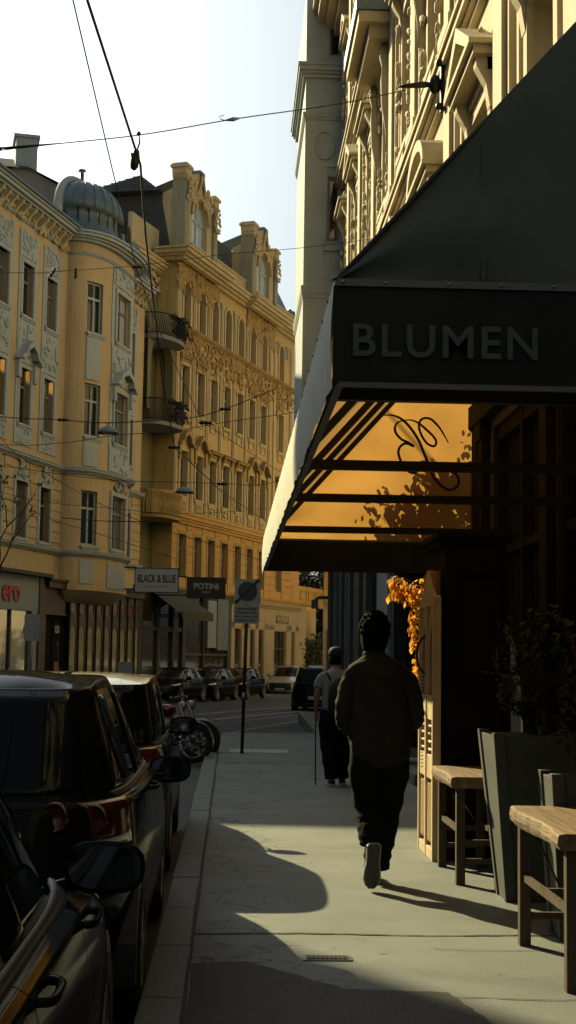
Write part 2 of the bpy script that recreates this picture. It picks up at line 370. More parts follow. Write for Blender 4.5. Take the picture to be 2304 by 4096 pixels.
for yy, x0, x1, wd in ((8.02, -.17, 2.7, .026), (7.62, 1.1, 2.7, .008), (6.55, .95, 2.7, .010), (5.45, -.17, .95, .02), (11.6, .3, 2.5, .008), (13.9, -.1, 2.7, .006), (16.4, -.17, 2.7, .008), (20.6, -.17, 2.7, .05), (23.6, -.17, 2.7, .012), (4.2, -.17, 2.7, .012)):
    n = 40; ph = random.uniform(0, 6)
    ribbon(j, [(x0+(x1-x0)*i/n, yy+.018*math.sin(i*.35+ph)+random.uniform(-.006, .006)-.02*i/n) for i in range(n+1)], wd)
tag(j.build('pavement_joint', 'kerb_gap'), kind='structure')
# darker asphalt repair strip across the pavement
pt = MB(); rim = []
for a, b, n in (((-.165, 7.25), (.12, 7.3), 5), ((.12, 7.3), (.34, 7.0), 5), ((.34, 7.0), (.55, 6.72), 5), ((.55, 6.72), (1.02, 6.66), 10), ((1.02, 6.66), (1.16, 5.95), 14), ((1.16, 5.95), (1.2, 5.72), 5), ((1.2, 5.72), (.35, 5.74), 14), ((.35, 5.74), (.12, 5.55), 6), ((.12, 5.55), (-.165, 5.5), 5), ((-.165, 5.5), (-.165, 7.25), 3)):
    for i in range(n):
        t = i/n; rim.append((a[0]+(b[0]-a[0])*t+random.uniform(-.009, .009), a[1]+(b[1]-a[1])*t+random.uniform(-.012, .012)))
pt.add([(q[0], q[1], .0045) for q in rim], [tuple(range(len(rim)))])
tag(pt.build('pavement_patch', 'patch'), kind='structure')
# tactile strip at the crossing
t = MB()
for i in range(26): t.box(.02+i*.036, 22.7, -.01, .02+i*.036+.018, 23.5, .012)
tag(t.build('tactile_paving', 'paint_white'), kind='structure')
# small utility cover
c = thing('valve_cover', 'small cast metal cover set flush in the pavement', 'utility cover', (.515, 7.38, 0))
b = MB(); b.box(-.125, -.055, -.02, .125, .055, .007); b.build('cover_frame', 'steel', c)
b = MB(); b.box(-.105, -.040, .0, .105, .040, .010)
for i in range(9): b.box(-.095+i*.022, -.034, .009, -.087+i*.022, .034, .0135)
b.build('lid', 'plastic', c)
# road markings, tram rails, far pavements
r = MB()
def rline(mb, pts, w, dz=.006):
    n = len(pts); vs = []
    for i, q in enumerate(pts):
        a = Vector(pts[max(i-1, 0)]); b = Vector(pts[min(i+1, n-1)]); d = (b-a).normalized(); nn = Vector((-d.y, d.x))*w/2
        vs += [(q[0]+nn.x, q[1]+nn.y, gz(q[1])+dz), (q[0]-nn.x, q[1]-nn.y, gz(q[1])+dz)]
    mb.add(vs, [(2*i, 2*i+1, 2*i+3, 2*i+2) for i in range(n-1)])
def curve(x0, y0, x1, y1, x2, y2, n=14):
    return [((1-t)**2*x0+2*t*(1-t)*x1+t*t*x2, (1-t)**2*y0+2*t*(1-t)*y1+t*t*y2) for t in [i/n for i in range(n+1)]]
rline(r, curve(-3.2, 28, -1.2, 40, 3.4, 52), .12); rline(r, curve(-6, 22, -2.5, 44, 4.5, 60), .12)
tag(r.build('lane_marking', 'paint_white'), kind='structure')
r = MB()
for dx in (0, 1.435): rline(r, curve(-5.5+dx, 10, -4.2+dx, 38, 4.5+dx, 66), .07, .008)
for dx in (0, 1.435): rline(r, curve(-2.9+dx, 22, -2+dx, 36, 6.5+dx, 58), .07, .008)
tag(r.build('tram_track', 'rail'), kind='structure')
# ================================================================== AWNING
YN, YF, XF, ZB, ZT, WX, SL = 4.85, 15.8, .345, 2.455, 2.83, 2.77, 1.13
M['fab_near'] = mat('awning_fabric_slate', (.085, .105, .11), .9, var=.22, vs=1.6, bump=.4, bs=3, bdist=.03)
M['fab_gable'] = fabric('awning_fabric_end', (.075, .085, .088), (.50, .27, .07), .48)
M['fab_roof'] = fabric('awning_fabric_roof', (.16, .15, .13), (.34, .19, .07), .55)
M['fab_front'] = mat('awning_fabric_front', (.50, .50, .42), .9, var=.1, vs=4, bump=.3, bs=8, bdist=.02)
M['fab_black'] = mat('awning_fabric_black', (.010, .013, .015), .9, var=.3, vs=3, bump=.3, bs=4)
M['letter'] = mat('awning_letter', (.06, .085, .09), .8, var=.15, vs=20)
M['trim_grey'] = mat('awning_trim', (.10, .115, .12), .6, var=.15, vs=6)
aw = thing('shop_awning', 'large dark canvas shop awning with orange lit far end above the pavement', 'awning', (XF, YN, 0))
def AW(mb): # world -> local
    mb.v = [(x-XF, y-YN, z) for x, y, z in mb.v]; return mb
def zs(x): return ZT+(x-XF)*SL
n = 60; b = MB()
for i in range(n+1):
    y = YN+(YF-YN)*i/n
    for k in range(9):
        x = XF+(WX-XF)*k/8; sag = -.02*math.sin(PI*k/8)*abs(math.sin(PI*i/12))
        b.v.append((x, y, zs(x)+sag))
for i in range(n):
    for k in range(8): b.f.append((i*9+k, i*9+k+1, (i+1)*9+k+1, (i+1)*9+k)); b.sm.append(True)
AW(b).build('roof_canvas', 'fab_roof', aw, fix=False)
for Y, nm in ((YN, 0), (YF, 1)):
    b = MB(); ns = 14
    for i in range(ns+1):
        x = XF+(WX-XF)*i/ns
        for k in range(ns+1):
            z = ZT+(zs(x)-ZT)*k/ns; b.v.append((x, Y+.014*math.sin(i*.9+k*.5)+.02*math.sin(i*.35-k*.25)*math.sin(PI*i/ns), z))
    for i in range(ns):
        for k in range(ns): b.f.append((i*(ns+1)+k, (i+1)*(ns+1)+k, (i+1)*(ns+1)+k+1, i*(ns+1)+k+1)); b.sm.append(True)
    o = AW(b).build('end_gable', 'fab_gable' if nm else 'fab_near', aw, fix=False)
    tag(o, 'dark grey near end of the awning' if nm == 0 else 'far end of the awning glowing orange with a script B')
    if nm: far_gable = o
# monogram on the far end
S1 = [(1.671, 4.243), (1.769, 4.245), (1.868, 4.205), (1.966, 4.113), (2.065, 3.967), (2.127, 3.821), (2.177, 3.699), (2.239, 3.553), (2.337, 3.445), (2.435, 3.41), (2.508, 3.46), (2.52, 3.522), (2.483, 3.595), (2.385, 3.642), (2.263, 3.634), (2.202, 3.614)]
S2 = [(1.917, 4.191), (1.843, 4.172), (1.8, 4.122), (1.807, 4.048), (1.869, 3.976), (1.943, 3.94), (2.009, 3.897), (1.931, 3.928), (1.87, 3.902), (1.838, 3.84), (1.851, 3.766), (1.896, 3.669), (1.957, 3.609), (2.018, 3.593), (2.062, 3.623), (2.067, 3.66)]
S3 = [(1.892, 4.191), (1.99, 4.193), (2.076, 4.153), (2.163, 4.08), (2.237, 4.008), (2.266, 3.947), (2.237, 3.902), (2.163, 3.932), (2.102, 4.017), (2.069, 4.116), (2.084, 4.19), (2.137, 4.221), (2.211, 4.205), (2.297, 4.12), (2.359, 4.023), (2.404, 3.942)]
def cr_pts(P, n=6):
    P = [P[0]]+list(P)+[P[-1]]; out = []
    for i in range(1, len(P)-2):
        for k in range(n):
            t = k/n; q = []
            for d in range(len(P[0])):
                a, b_, c, e = P[i-1][d], P[i][d], P[i+1][d], P[i+2][d]
                q.append(.5*(2*b_+(c-a)*t+(2*a-5*b_+4*c-e)*t*t+(3*b_-a-3*c+e)*t**3))
            out.append(tuple(q))
    out.append(tuple(P[-1])); return out
b = MB()
for S, w0 in ((S1, .013), (S2, .012), (S3, .011)):
    pp = cr_pts(S); m_ = len(pp)
    vs = []
    for i, q in enumerate(pp):
        a = Vector(pp[max(0, i-1)]); c = Vector(pp[min(m_-1, i+1)]); d = (c-a).normalized() if (c-a).length > 1e-6 else Vector((1, 0)); nn = Vector((-d.y, d.x))
        ww = w0*(.45+.75*min(1, 6*min(i, m_-1-i)/m_))
        for sy in (-.022, -.017): vs += [(q[0]+nn.x*ww, YF+sy, q[1]+nn.y*ww), (q[0]-nn.x*ww, YF+sy, q[1]-nn.y*ww)]
    fs = []
    for i in range(m_-1):
        a = 4*i; c = 4*i+4
        fs += [(a, a+1, c+1, c), (a+2, c+2, c+3, a+3), (a, c, c+2, a+2), (a+1, a+3, c+3, c+1)]
    b.add(vs, fs)
AW(b).build('monogram', 'fab_black', aw)
# end valances (near one carries the lettering)
def valance(Y, flip):
    b = MB(); nn = 40
    for i in range(nn+1):
        x = XF-.012+(WX-XF+.012)*i/nn
        for k in range(6):
            z = ZT-.02-(ZT-.02-ZB-.01)*k/5; b.v.append((x, Y+.006*math.sin(x*9)*(k/5), z))
    for i in range(nn):
        for k in range(5): b.f.append((i*6+k, (i+1)*6+k, (i+1)*6+k+1, i*6+k+1)); b.sm.append(True)
    return b
v1 = tag(AW(valance(YN-.006, 0)).build('end_valance', 'fab_black', aw, fix=False), 'black near valance lettered BLUMEN')
v2 = AW(valance(YF+.006, 1)).build('end_valance', 'fab_black', aw, fix=False)
tx = textmesh(None, 'BLUMEN', .155, Matrix.Translation((.722-XF, -.02, 2.617)) @ Matrix.Rotation(PI/2, 4, 'X'), 'letter', 'lettering', None, .0004, .0022, .83, space=1.12)
bb = [v.co.x for v in tx.data.vertices]; zz_ = [v.co.z for v in tx.data.vertices]
sc_x = .645/(max(bb)-min(bb)); sc_z = .116/(max(zz_)-min(zz_)); mx0 = min(bb); mz0 = min(zz_)
for v in tx.data.vertices:
    v.co.x = .402-XF+(v.co.x-mx0)*sc_x; v.co.z = 2.558+(v.co.z-mz0)*sc_z
tx.parent = v1
# trims and rivets
b = MB(); b.box(XF, YN-.016, ZT-.022, WX, YN-.002, ZT+.004); b.box(XF+.01, YN-.014, ZB-.004, WX, YN-.001, ZB+.014)
b.box(XF, YF+.01, ZT-.02, WX, YF+.02, ZT+.003)
b.tube([(XF-.002, YN-.006, ZT), (WX, YN-.006, zs(WX)+.002)], .008, 6)
AW(b).build_each('trim', 'trim_grey', aw, .0)
b = MB()
for x in (.86, 1.52, 2.18): b.box(x-.006, YN-.006, ZT, x+.006, YN+.03, zs(x)-.01)
AW(b).build_each('seam', 'fab_near', aw)
b = MB()
for i in range(13): b.ball((XF+.02+i*.185*(.8 if i == 1 else 1), YN-.018, ZT-.009), .0065, .004, .0065, 8)
AW(b).build_each('rivet', 'steel', aw)
# front valance: billowing canvas along the street side
b = MB(); nn = 150; mm = 8; random.seed(3)
for i in range(nn+1):
    y = YN-.01+(YF-YN+.02)*i/nn; w_ = .010*math.sin(y*7.3)+.007*math.sin(y*17)+.006*math.sin(y*3.1)
    zb = ZB+.006*math.sin(y*12.6)+.004*math.sin(y*31)-.02*math.exp(-((y-YF)/.5)**2)
    for k in range(mm+1):
        t = k/mm; z = ZT+.01+(zb-ZT-.01)*t
        b.v.append((XF-.008-.012*math.sin(t*PI*.9)-abs(w_)*t*.5, y, z))
for i in range(nn):
    for k in range(mm): b.f.append((i*(mm+1)+k, (i+1)*(mm+1)+k, (i+1)*(mm+1)+k+1, i*(mm+1)+k+1)); b.sm.append(True)
AW(b).build('front_valance', 'fab_front', aw, fix=False)
b = MB(); yy = YN
while yy < YF: b.ball((XF-.010, yy, ZT+.004), .004, .02, .005, 6); yy += .32
AW(b).build_each('lacing', 'fab_black', aw)
# frame
fr = MB(); fr.box(XF, YN, ZT-.04, XF+.035, YF, ZT-.005); fr.box(XF+.002, YN+.01, ZB+.01, XF+.03, YF-.01, ZB+.04)
AW(fr).build_each('front_rail', 'iron', aw)
for Y in (6.9, 9.5, 11.5, 14.4):
    b = MB(); b.box(XF+.01, Y-.03, ZT-.05, WX-.01, Y+.03, ZT+.015); AW(b).build('crossbar', 'iron', aw)
for Y, w_ in ((4.95, .03), (7.6, .05), (9.9, .06), (11.9, .07), (13.6, .06), (15.72, .04)):
    b = MB(); th = .05
    v = [(XF+.01, Y-w_, zs(XF+.01)-.01), (WX-.01, Y-w_, zs(WX-.01)-.01), (WX-.01, Y-w_, zs(WX-.01)-.01-th*1.6), (XF+.01, Y-w_, zs(XF+.01)-.01-th*1.6)]
    v += [(a, Y+w_, c) for a, _, c in v]
    b.add(v, [(0, 1, 2, 3), (7, 6, 5, 4), (0, 4, 5, 1), (1, 5, 6, 2), (2, 6, 7, 3), (3, 7, 4, 0)]); AW(b).build('rafter', 'iron', aw)
b = MB(); b.box(2.06, 6.84, ZT-.06, 2.1, 6.96, ZT+.16); b.box(2.04, 6.8, ZT-.085, 2.16, 7.0, ZT-.06); b.tube([(2.14, 6.9, ZT-.05), (2.14, 6.9, ZT+.7)], .008, 6)
AW(b).build('crank_gear', 'iron', aw)

# ================================================================== BENCHES, PLANTERS, CABINET
def bench(x0, y0, y1, lbl):
    o = thing('bar_bench', lbl, 'bench', (x0, y0, 0), 0, 'high wooden benches along the shopfront')
    L = y1-y0; W = .42; T = MB(); ns = 18
    # worn plank with uneven edge
    for i in range(ns+1):
        t = i/ns; e = .012*math.sin(t*9+x0*7)+random.uniform(-.005, .005); d = .010*math.sin(t*6+1)
        for (x, z) in ((e*.6+.004, .646+d*.6), (e-.006, .68), (e, .722), (.02, .728), (W, .726), (W, .65)): T.v.append((x, t*L, z))
    for i in range(ns):
        for k in range(6): T.f.append((i*6+k, i*6+(k+1) % 6, (i+1)*6+(k+1) % 6, (i+1)*6+k)); T.sm.append(False)
    T.f += [tuple(range(6)), tuple(range(ns*6, ns*6+6))[::-1]]; T.sm += [False]*2
    T.build('bench_top', 'bench_wood', o, bevel=.004)
    for lx, ly in ((.045, .07), (.045, L-.12), (W-.09, .07), (W-.09, L-.12)):
        b = MB(); b.prism([(lx-.008, ly-.006), (lx+.052, ly-.006), (lx+.052, ly+.056), (lx-.008, ly+.056)], 0, .65)
        b.build('leg', 'leg_wood', o, bevel=.004)
    b = MB()
    for ly in (.095, L-.095): b.box(.09, ly-.015, .26, W-.09, ly+.015, .3); b.box(.09, ly-.015, .14, W-.09, ly+.015, .175)
    b.box(.055, .11, .34, .085, L-.12, .375); b.box(W-.08, .11, .30, W-.05, L-.12, .335)
    b.build_each('stretcher', 'leg_wood', o)
    b = MB(); b.tube([(.08, .35, .60), (.25, .12, .32)], .006, 6); b.tube([(.08, L-.35, .6), (.25, L-.12, .32)], .006, 6); b.build_each('brace', 'iron', o)
    return o
bench(1.535, 6.60, 7.86, 'high bench with a worn wooden top, nearest of the two at the right edge')
bench(1.515, 9.70, 10.72, 'high bench with a worn wooden top beside the carved wooden door')

def planter(x, y, h, wb, wt, db, dt, lbl):
    o = thing('tall_planter', lbl, 'planter', (x, y, 0), 0, 'tall grey planters by the shop')
    b = MB()
    def fr(z0, z1, e0, e1, inn=0.):
        def cc(z):
            t = z/h; w_ = wb+(wt-wb)*t; d_ = db+(dt-db)*t; return w_/2-inn, d_/2-inn
        (a0, c0), (a1, c1) = cc(z0), cc(z1)
        return [(-a0, -c0, z0), (a0, -c0, z0), (a0, c0, z0), (-a0, c0, z0), (-a1, -c1, z1), (a1, -c1, z1), (a1, c1, z1), (-a1, c1, z1)]
    F = [(0, 3, 2, 1), (4, 5, 6, 7), (0, 1, 5, 4), (1, 2, 6, 5), (2, 3, 7, 6), (3, 0, 4, 7)]
    b.add(fr(.0, h-.02, 0, 0, .012), F)
    # corner boards
    for sx in (-1, 1):
        for sy in (-1, 1):
            vs = []
            for z in (0, h):
                t = z/h; w_ = (wb+(wt-wb)*t)/2; d_ = (db+(dt-db)*t)/2
                xa, xb = sorted((sx*w_, sx*(w_-.07))); ya, yb = sorted((sy*d_, sy*(d_-.07)))
                vs += [(xa, ya, z), (xb, ya, z), (xb, yb, z), (xa, yb, z)]
            b.add(vs, F)
    b.build('planter_box', 'planter', o, bevel=.003)
    s = MB(); s.box(-wt/2+.02, -dt/2+.02, h-.03, wt/2-.02, dt/2-.02, h-.022); s.build('soil', 'bark', o)
    return o
planter(1.97, 9.28, 1.06, .42, .62, .36, .60, 'tall tapered grey planter standing behind the far bench')
planter(2.03, 8.02, .90, .42, .52, .30, .36, 'shorter tapered grey planter half hidden by the near bench')

def leafmass(mb, c, rx, ry, rz, n, sz, seed=1, hang=False, shell=.35):
    rnd = random.Random(seed)
    for i in range(n):
        while True:
            p = Vector((rnd.uniform(-1, 1), rnd.uniform(-1, 1), rnd.uniform(-1, 1)))
            if shell < p.length < 1: break
        lump = 1+.35*math.sin(p.x*5+seed)*math.cos(p.z*6+seed*2)
        q = Vector((c[0]+p.x*rx*lump, c[1]+p.y*ry*lump, c[2]+p.z*rz*lump))
        s_ = sz*rnd.uniform(.55, 1.25); mtx = Matrix.Rotation(rnd.uniform(0, 2*PI), 3, 'Z') @ Matrix.Rotation(rnd.uniform(-1.1, 1.1) if not hang else rnd.uniform(.5, 1.5), 3, 'X')
        L = [(0, 0, 0), (.32, .35, .04), (.25, .75, .0), (0, 1.05, -.08), (-.25, .75, 0), (-.32, .35, .04)]
        mb.add([q+mtx @ (Vector(a)*s_) for a in L], [(0, 1, 2, 3), (0, 3, 4, 5)])
def shrub(x, y, z, h, r, lbl, seed, n=900, sz=.05):
    o = thing('potted_shrub', lbl, 'shrub', (x, y, z)); b = MB(); rnd = random.Random(seed)
    for i in range(6):
        a = rnd.uniform(0, 2*PI); b.tube([(0, 0, 0), (r*.3*math.cos(a), r*.3*math.sin(a), h*.4), (r*.6*math.cos(a+.4), r*.6*math.sin(a+.4), h*.85)], [.012, .009, .004], 5)
    b.build('stem', 'bark', o); b = MB()
    leafmass(b, (0, 0, h*.5), r, r, h*.5, n, sz, seed); leafmass(b, (0.05, 0, h*.85), r*.55, r*.55, h*.28, n//3, sz, seed+5)
    b.build('foliage', 'leaf_dark', o, fix=False)
    return o
shrub(1.99, 9.28, 1.03, .75, .27, 'dark shrub growing out of the taller planter', 4)
shrub(2.08, 8.02, .87, .95, .26, 'dark shrub growing out of the shorter planter', 9)

# dark wooden cabinet with a carved door leaf on its street side
cab = thing('wooden_cabinet', 'tall dark wooden cabinet standing under the awning behind the far bench', 'cabinet', (1.62, 10.9, 0))
b = MB(); b.box(.02, .02, .0, .50, 1.05, 2.46); b.build('carcass', 'dark_wood', cab)
b = MB(); b.box(-.02, -.01, 2.40, .52, 1.08, 2.45); b.box(-.045, -.03, 2.45, .55, 1.11, 2.50); b.build('cornice', 'dark_wood', cab, bevel=.01)
b = MB()
for x0, x1, z0, z1 in ((.07, .45, 1.35, 2.2), (.07, .45, .9, 1.28), (.07, .45, .1, .82)):
    b.box(x0, 0., z0, x1, .021, z0+.03); b.box(x0, 0., z1-.03, x1, .021, z1); b.box(x0, 0., z0+.03, x0+.03, .021, z1-.03); b.box(x1-.03, 0., z0+.03, x1, .021, z1-.03)
b.build('moulding', 'dark_wood', cab)
door = thing('carved_door', 'old carved pale wooden double door leaf with iron handles, lit by the sun', 'carved door', (1.585, 10.86, 0), R_(90))
# local x runs away from the camera (world +Y), local -y faces ... world +X ; so outer face is +y
W_, TH = .84, .06
def fx(mb, x0, x1, z0, z1, o0=0., o1=.03): mb.box(x0, o0, z0, x1, o1, z1)
b = MB()
for x0, x1 in ((0, .055), (.39, .45), (.785, W_)): fx(b, x0, x1, 0, 1.93, -.02, .045)
for x0, x1 in ((.055, .39), (.45, .785)):
    fx(b, x0, x1, 0, .08, -.02, .04); fx(b, x0, x1, .60, .78, -.02, .036); fx(b, x0, x1, 1.05, 1.24, -.02, .036)
    for k in range(5): fx(b, x0+.012+k*.066, x0+.045+k*.066, .12, .56, -.02, .03)
b.build('door_frame', 'pale_wood', door, bevel=.004)
b = MB(); fx(b, .055, .39, .08, .60, -.02, .008); fx(b, .45, .785, .08, .60, -.02, .008)
fx(b, .055, .39, .78, 1.05, -.02, -.005); fx(b, .45, .785, .78, 1.05, -.02, -.005); fx(b, .055, .39, 1.24, 2.2, -.02, .01); fx(b, .45, .785, 1.24, 2.2, -.02, .01)
b.build_each('door_panel', 'red_wood', door)
b = MB()
for x0, x1 in ((.055, .39), (.45, .785)):
    for k in range(4): z = .82+k*.06; b.tube([(x0+.02, .02, z), ((x0+x1)/2, .028, z), (x1-.02, .02, z)], [.008, .013, .008], 8)
b.build_each('spindle', 'pale_wood', door)
b = MB()
for x0, x1 in ((.055, .39), (.45, .785)):
    xm = (x0+x1)/2
    b.tube(cr_pts([(x0+.01, .02, 1.55), (x0+.05, .02, 1.72), (xm-.05, .02, 1.80), (xm, .02, 1.95), (xm+.05, .02, 1.80), (x1-.05, .02, 1.72), (x1-.01, .02, 1.55)], 5), .014, 6)
b.prism([(0, 1.93), (W_, 1.93), (W_, 1.99), (W_*.72, 2.08), (W_*.5, 2.22), (W_*.28, 2.08), (0, 1.99)], -.018, .035, 'y')
b.build('carving', 'pale_wood', door, bevel=.003)
b = MB(); b.tube(cr_pts([(.42, .05, 1.40), (.40, .10, 1.46), (.40, .115, 1.55), (.40, .10, 1.64), (.42, .05, 1.70)], 5), .010, 8)
b.tube([(.42, .05, 1.1), (.42, .15, 1.1)], .014, 8); b.ball((.42, .17, 1.1), .022, n=10); b.build('handle', 'iron', door)
b = MB()
for k in range(26):
    z = 1.38-k*.028; b.lathe([(.010, -.003), (.013, 0), (.010, .003), (.007, 0), (.010, -.003)], (.36+.05*math.sin(k*.12), .075, z), 8)
b.build('chain', 'iron', door)

# ================================================================== VINE
M['leaf_orange'] = None
def leafmat(name, c, c2):
    Mx = bpy.data.materials.new(name); Mx.use_nodes = True; n = Mx.node_tree; n.nodes.remove(n.nodes['Principled BSDF']); out = n.nodes['Material Output']
    tc = n.nodes.new('ShaderNodeTexCoord'); nz = n.nodes.new('ShaderNodeTexNoise'); nz.inputs['Scale'].default_value = 9; lk(n, tc.outputs['Object'], nz.inputs[0])
    rp = n.nodes.new('ShaderNodeValToRGB'); rp.color_ramp.elements[0].color = (*c, 1); rp.color_ramp.elements[1].color = (*c2, 1); rp.color_ramp.elements[0].position = .4; rp.color_ramp.elements[1].position = .6
    lk(n, nz.outputs[0], rp.inputs[0])
    d = n.nodes.new('ShaderNodeBsdfDiffuse'); t = n.nodes.new('ShaderNodeBsdfTranslucent'); gl = n.nodes.new('ShaderNodeBsdfGlossy'); gl.inputs['Roughness'].default_value = .35
    lk(n, rp.outputs[0], d.inputs[0]); lk(n, rp.outputs[0], t.inputs[0])
    m1 = n.nodes.new('ShaderNodeMixShader'); m1.inputs[0].default_value = .6; lk(n, d.outputs[0], m1.inputs[1]); lk(n, t.outputs[0], m1.inputs[2])
    m2 = n.nodes.new('ShaderNodeMixShader'); m2.inputs[0].default_value = .06; lk(n, m1.outputs[0], m2.inputs[1]); lk(n, gl.outputs[0], m2.inputs[2]); lk(n, m2.outputs[0], out.inputs[0])
    return Mx
M['leaf_orange'] = leafmat('leaf_orange', (.62, .22, .02), (.72, .40, .04))
vine = thing('climbing_vine', 'orange leaved vine climbing a pole behind the carved wooden door', 'vine', (2.27, 16.35, 0))
b = MB(); b.tube([(0, 0, 0), (.02, 0, 1.5), (-.02, .02, 2.5), (.05, 0, 3.3), (.1, -.1, 3.9)], [.03, .025, .02, .015, .01], 7)
b.tube([(-.02, 0, 2.35), (-.25, 0, 2.42), (-.45, 0, 2.45)], .008, 5); b.tube([(.03, 0, 3.0), (-.4, 0, 3.45), (-1.0, 0, 3.6)], .01, 5); b.tube([(.05, 0, 3.2), (.3, 0, 3.5), (.42, 0, 3.9)], .01, 5)
b.build('stem', 'bark', vine)
b = MB(); rnd = random.Random(12)
def leaf(mb, q, s_, rnd):
    mtx = Matrix.Rotation(rnd.uniform(0, 2*PI), 3, 'Z') @ Matrix.Rotation(rnd.uniform(-1.9, -.5), 3, 'X') @ Matrix.Rotation(rnd.uniform(-.6, .6), 3, 'Y')
    L = [(0, 0, 0), (.24, .2, .05), (.34, .5, .02), (.22, .8, 0), (0, 1.1, -.1), (-.22, .8, 0), (-.34, .5, .02), (-.24, .2, .05)]
    mb.add([Vector(q)+mtx @ (Vector(a)*s_) for a in L], [(0, 1, 2, 3, 4), (0, 4, 5, 6, 7)])
for i in range(210):
    z = rnd.uniform(.85, 2.3); leaf(b, (-.15+rnd.gauss(0, .035)+.03*math.sin(z*9), rnd.uniform(-.15, .1), z), rnd.uniform(.05, .10), rnd)
for i in range(150):
    t = rnd.random(); leaf(b, (-.46+.5*t, rnd.uniform(-.12, .12), 2.3+rnd.uniform(-.12, .14)+.04*math.sin(t*9)), rnd.uniform(.05, .10), rnd)
for i in range(1500):
    z = rnd.uniform(3.1, 4.0); hw = .62*(1-(z-3.1)/1.1)+.05; x = -.25+rnd.uniform(-hw, .55)
    if rnd.random() < .75: leaf(b, (x, rnd.uniform(-.22, .2), z), rnd.uniform(.07, .12), rnd)
for i in range(60): leaf(b, (rnd.uniform(-.05, .16), rnd.uniform(-.1, .1), rnd.uniform(3.8, 4.45)), rnd.uniform(.05, .09), rnd)
for i in range(40):
    a = rnd.random(); leaf(b, (-.85-.25*a+rnd.gauss(0, .06), rnd.uniform(-.1, .1), 3.65-.25*a+rnd.gauss(0, .12)), rnd.uniform(.06, .1), rnd)
b.build('foliage', 'leaf_orange', vine, fix=False)
# ================================================================== PEOPLE
M['skin'] = mat('skin', (.30, .15, .095), .55, var=.08, vs=8)
M['hair'] = mat('dark_hair', (.004, .0035, .003), .95, spec=.1, bump=.5, bs=60)
M['shirt_olive'] = mat('olive_shirt', (.030, .029, .021), .95, var=.2, vs=5, bump=1., bs=5, bdist=.06, spec=.12)
M['trousers'] = mat('black_trousers', (.007, .008, .009), .95, spec=.1, bump=.9, bs=14, bdist=.02)
M['shirt_white'] = mat('white_shirt', (.22, .25, .29), .85, bump=.6, bs=9, bdist=.02)
M['backpack'] = mat('black_backpack', (.010, .011, .013), .8)
M['sole'] = mat('shoe_sole', (.07, .065, .06), .8, bump=.8, bs=50)
M['sole_rim'] = mat('shoe_rim', (.42, .40, .35), .6)
def skin_body(name, joints, edges, mname, parent, sub=2):
    """joints: name -> (pos, rx, ry)"""
    ks = list(joints); idx = {k: i for i, k in enumerate(ks)}
    me = bpy.data.meshes.new(name); me.from_pydata([joints[k][0] for k in ks], [(idx[a], idx[b]) for a, b in edges], [])
    o = bpy.data.objects.new(name, me); col.objects.link(o)
    md = o.modifiers.new('skin', 'SKIN'); md.use_smooth_shade = True
    sk = me.skin_vertices[0].data
    for k in ks: sk[idx[k]].radius = joints[k][1:3] if len(joints[k]) > 2 else (joints[k][1], joints[k][1])
    sk[0].use_root = True
    s2 = o.modifiers.new('sub', 'SUBSURF'); s2.levels = sub; s2.render_levels = sub
    dg = bpy.context.evaluated_depsgraph_get(); me2 = bpy.data.meshes.new_from_object(o.evaluated_get(dg))
    bpy.data.objects.remove(o)
    me2.name = name; me2.materials.clear(); me2.materials.append(M[mname])
    for p in me2.polygons: p.use_smooth = True
    q = bpy.data.objects.new(name, me2); col.objects.link(q)
    if parent is not None: q.parent = parent; kids.setdefault(parent.name, []).append(q)
    return q
def loft(mb, rings, n=24, wr=.0, cap=True, seed=0):
    """rings: (cx, cy, cz, rx, ry[, tiltaxis matrix]) stacked ellipses"""
    vs = []; rnd = random.Random(seed); ph = rnd.uniform(0, 6)
    for j, r in enumerate(rings):
        cx, cy, cz, rx, ry = r[:5]; mt = r[5] if len(r) > 5 else None
        for i in range(n):
            a = 2*PI*i/n; k = 1+wr*(math.sin(a*3+j*1.3+ph)+.6*math.sin(a*7-j*2.1+ph))
            p = Vector((rx*k*math.cos(a), ry*k*math.sin(a), 0))
            if mt: p = mt @ p
            vs.append((cx+p.x, cy+p.y, cz+p.z))
    m_ = len(rings); fs = [(j*n+i, j*n+(i+1) % n, (j+1)*n+(i+1) % n, (j+1)*n+i) for j in range(m_-1) for i in range(n)]
    if cap: fs += [tuple(range(n))[::-1], tuple(range((m_-1)*n, m_*n))]
    return mb.add(vs, fs, True)
def limb(mb, pts, rs, n=14, wr=.04, seed=0, flat=1.):
    pts = cr_pts(pts, 5); k = len(pts); rs = [r[0] for r in cr_pts([(r,) for r in rs], 5)]; rnd = random.Random(seed); ph = rnd.uniform(0, 6)
    vs = []; prev = None
    for i, p in enumerate(pts):
        p = Vector(p); d = (Vector(pts[min(i+1, k-1)])-Vector(pts[max(i-1, 0)])).normalized()
        a = (Vector((0, 1, 0))-d*d.y).normalized() if abs(d.y) < .95 else (Vector((0, 0, 1))-d*d.z).normalized(); b_ = d.cross(a)
        for q in range(n):
            t = 2*PI*q/n; w_ = 1+wr*(math.sin(t*2+i*1.7+ph)+.7*math.sin(t*5-i*2.3+ph))
            vs.append(p+(a*math.cos(t)*flat+b_*math.sin(t))*rs[i]*w_)
    fs = [(j*n+i, j*n+(i+1) % n, (j+1)*n+(i+1) % n, (j+1)*n+i) for j in range(k-1) for i in range(n)]
    fs += [tuple(range(n))[::-1], tuple(range((k-1)*n, k*n))]
    return mb.add(vs, fs, True)
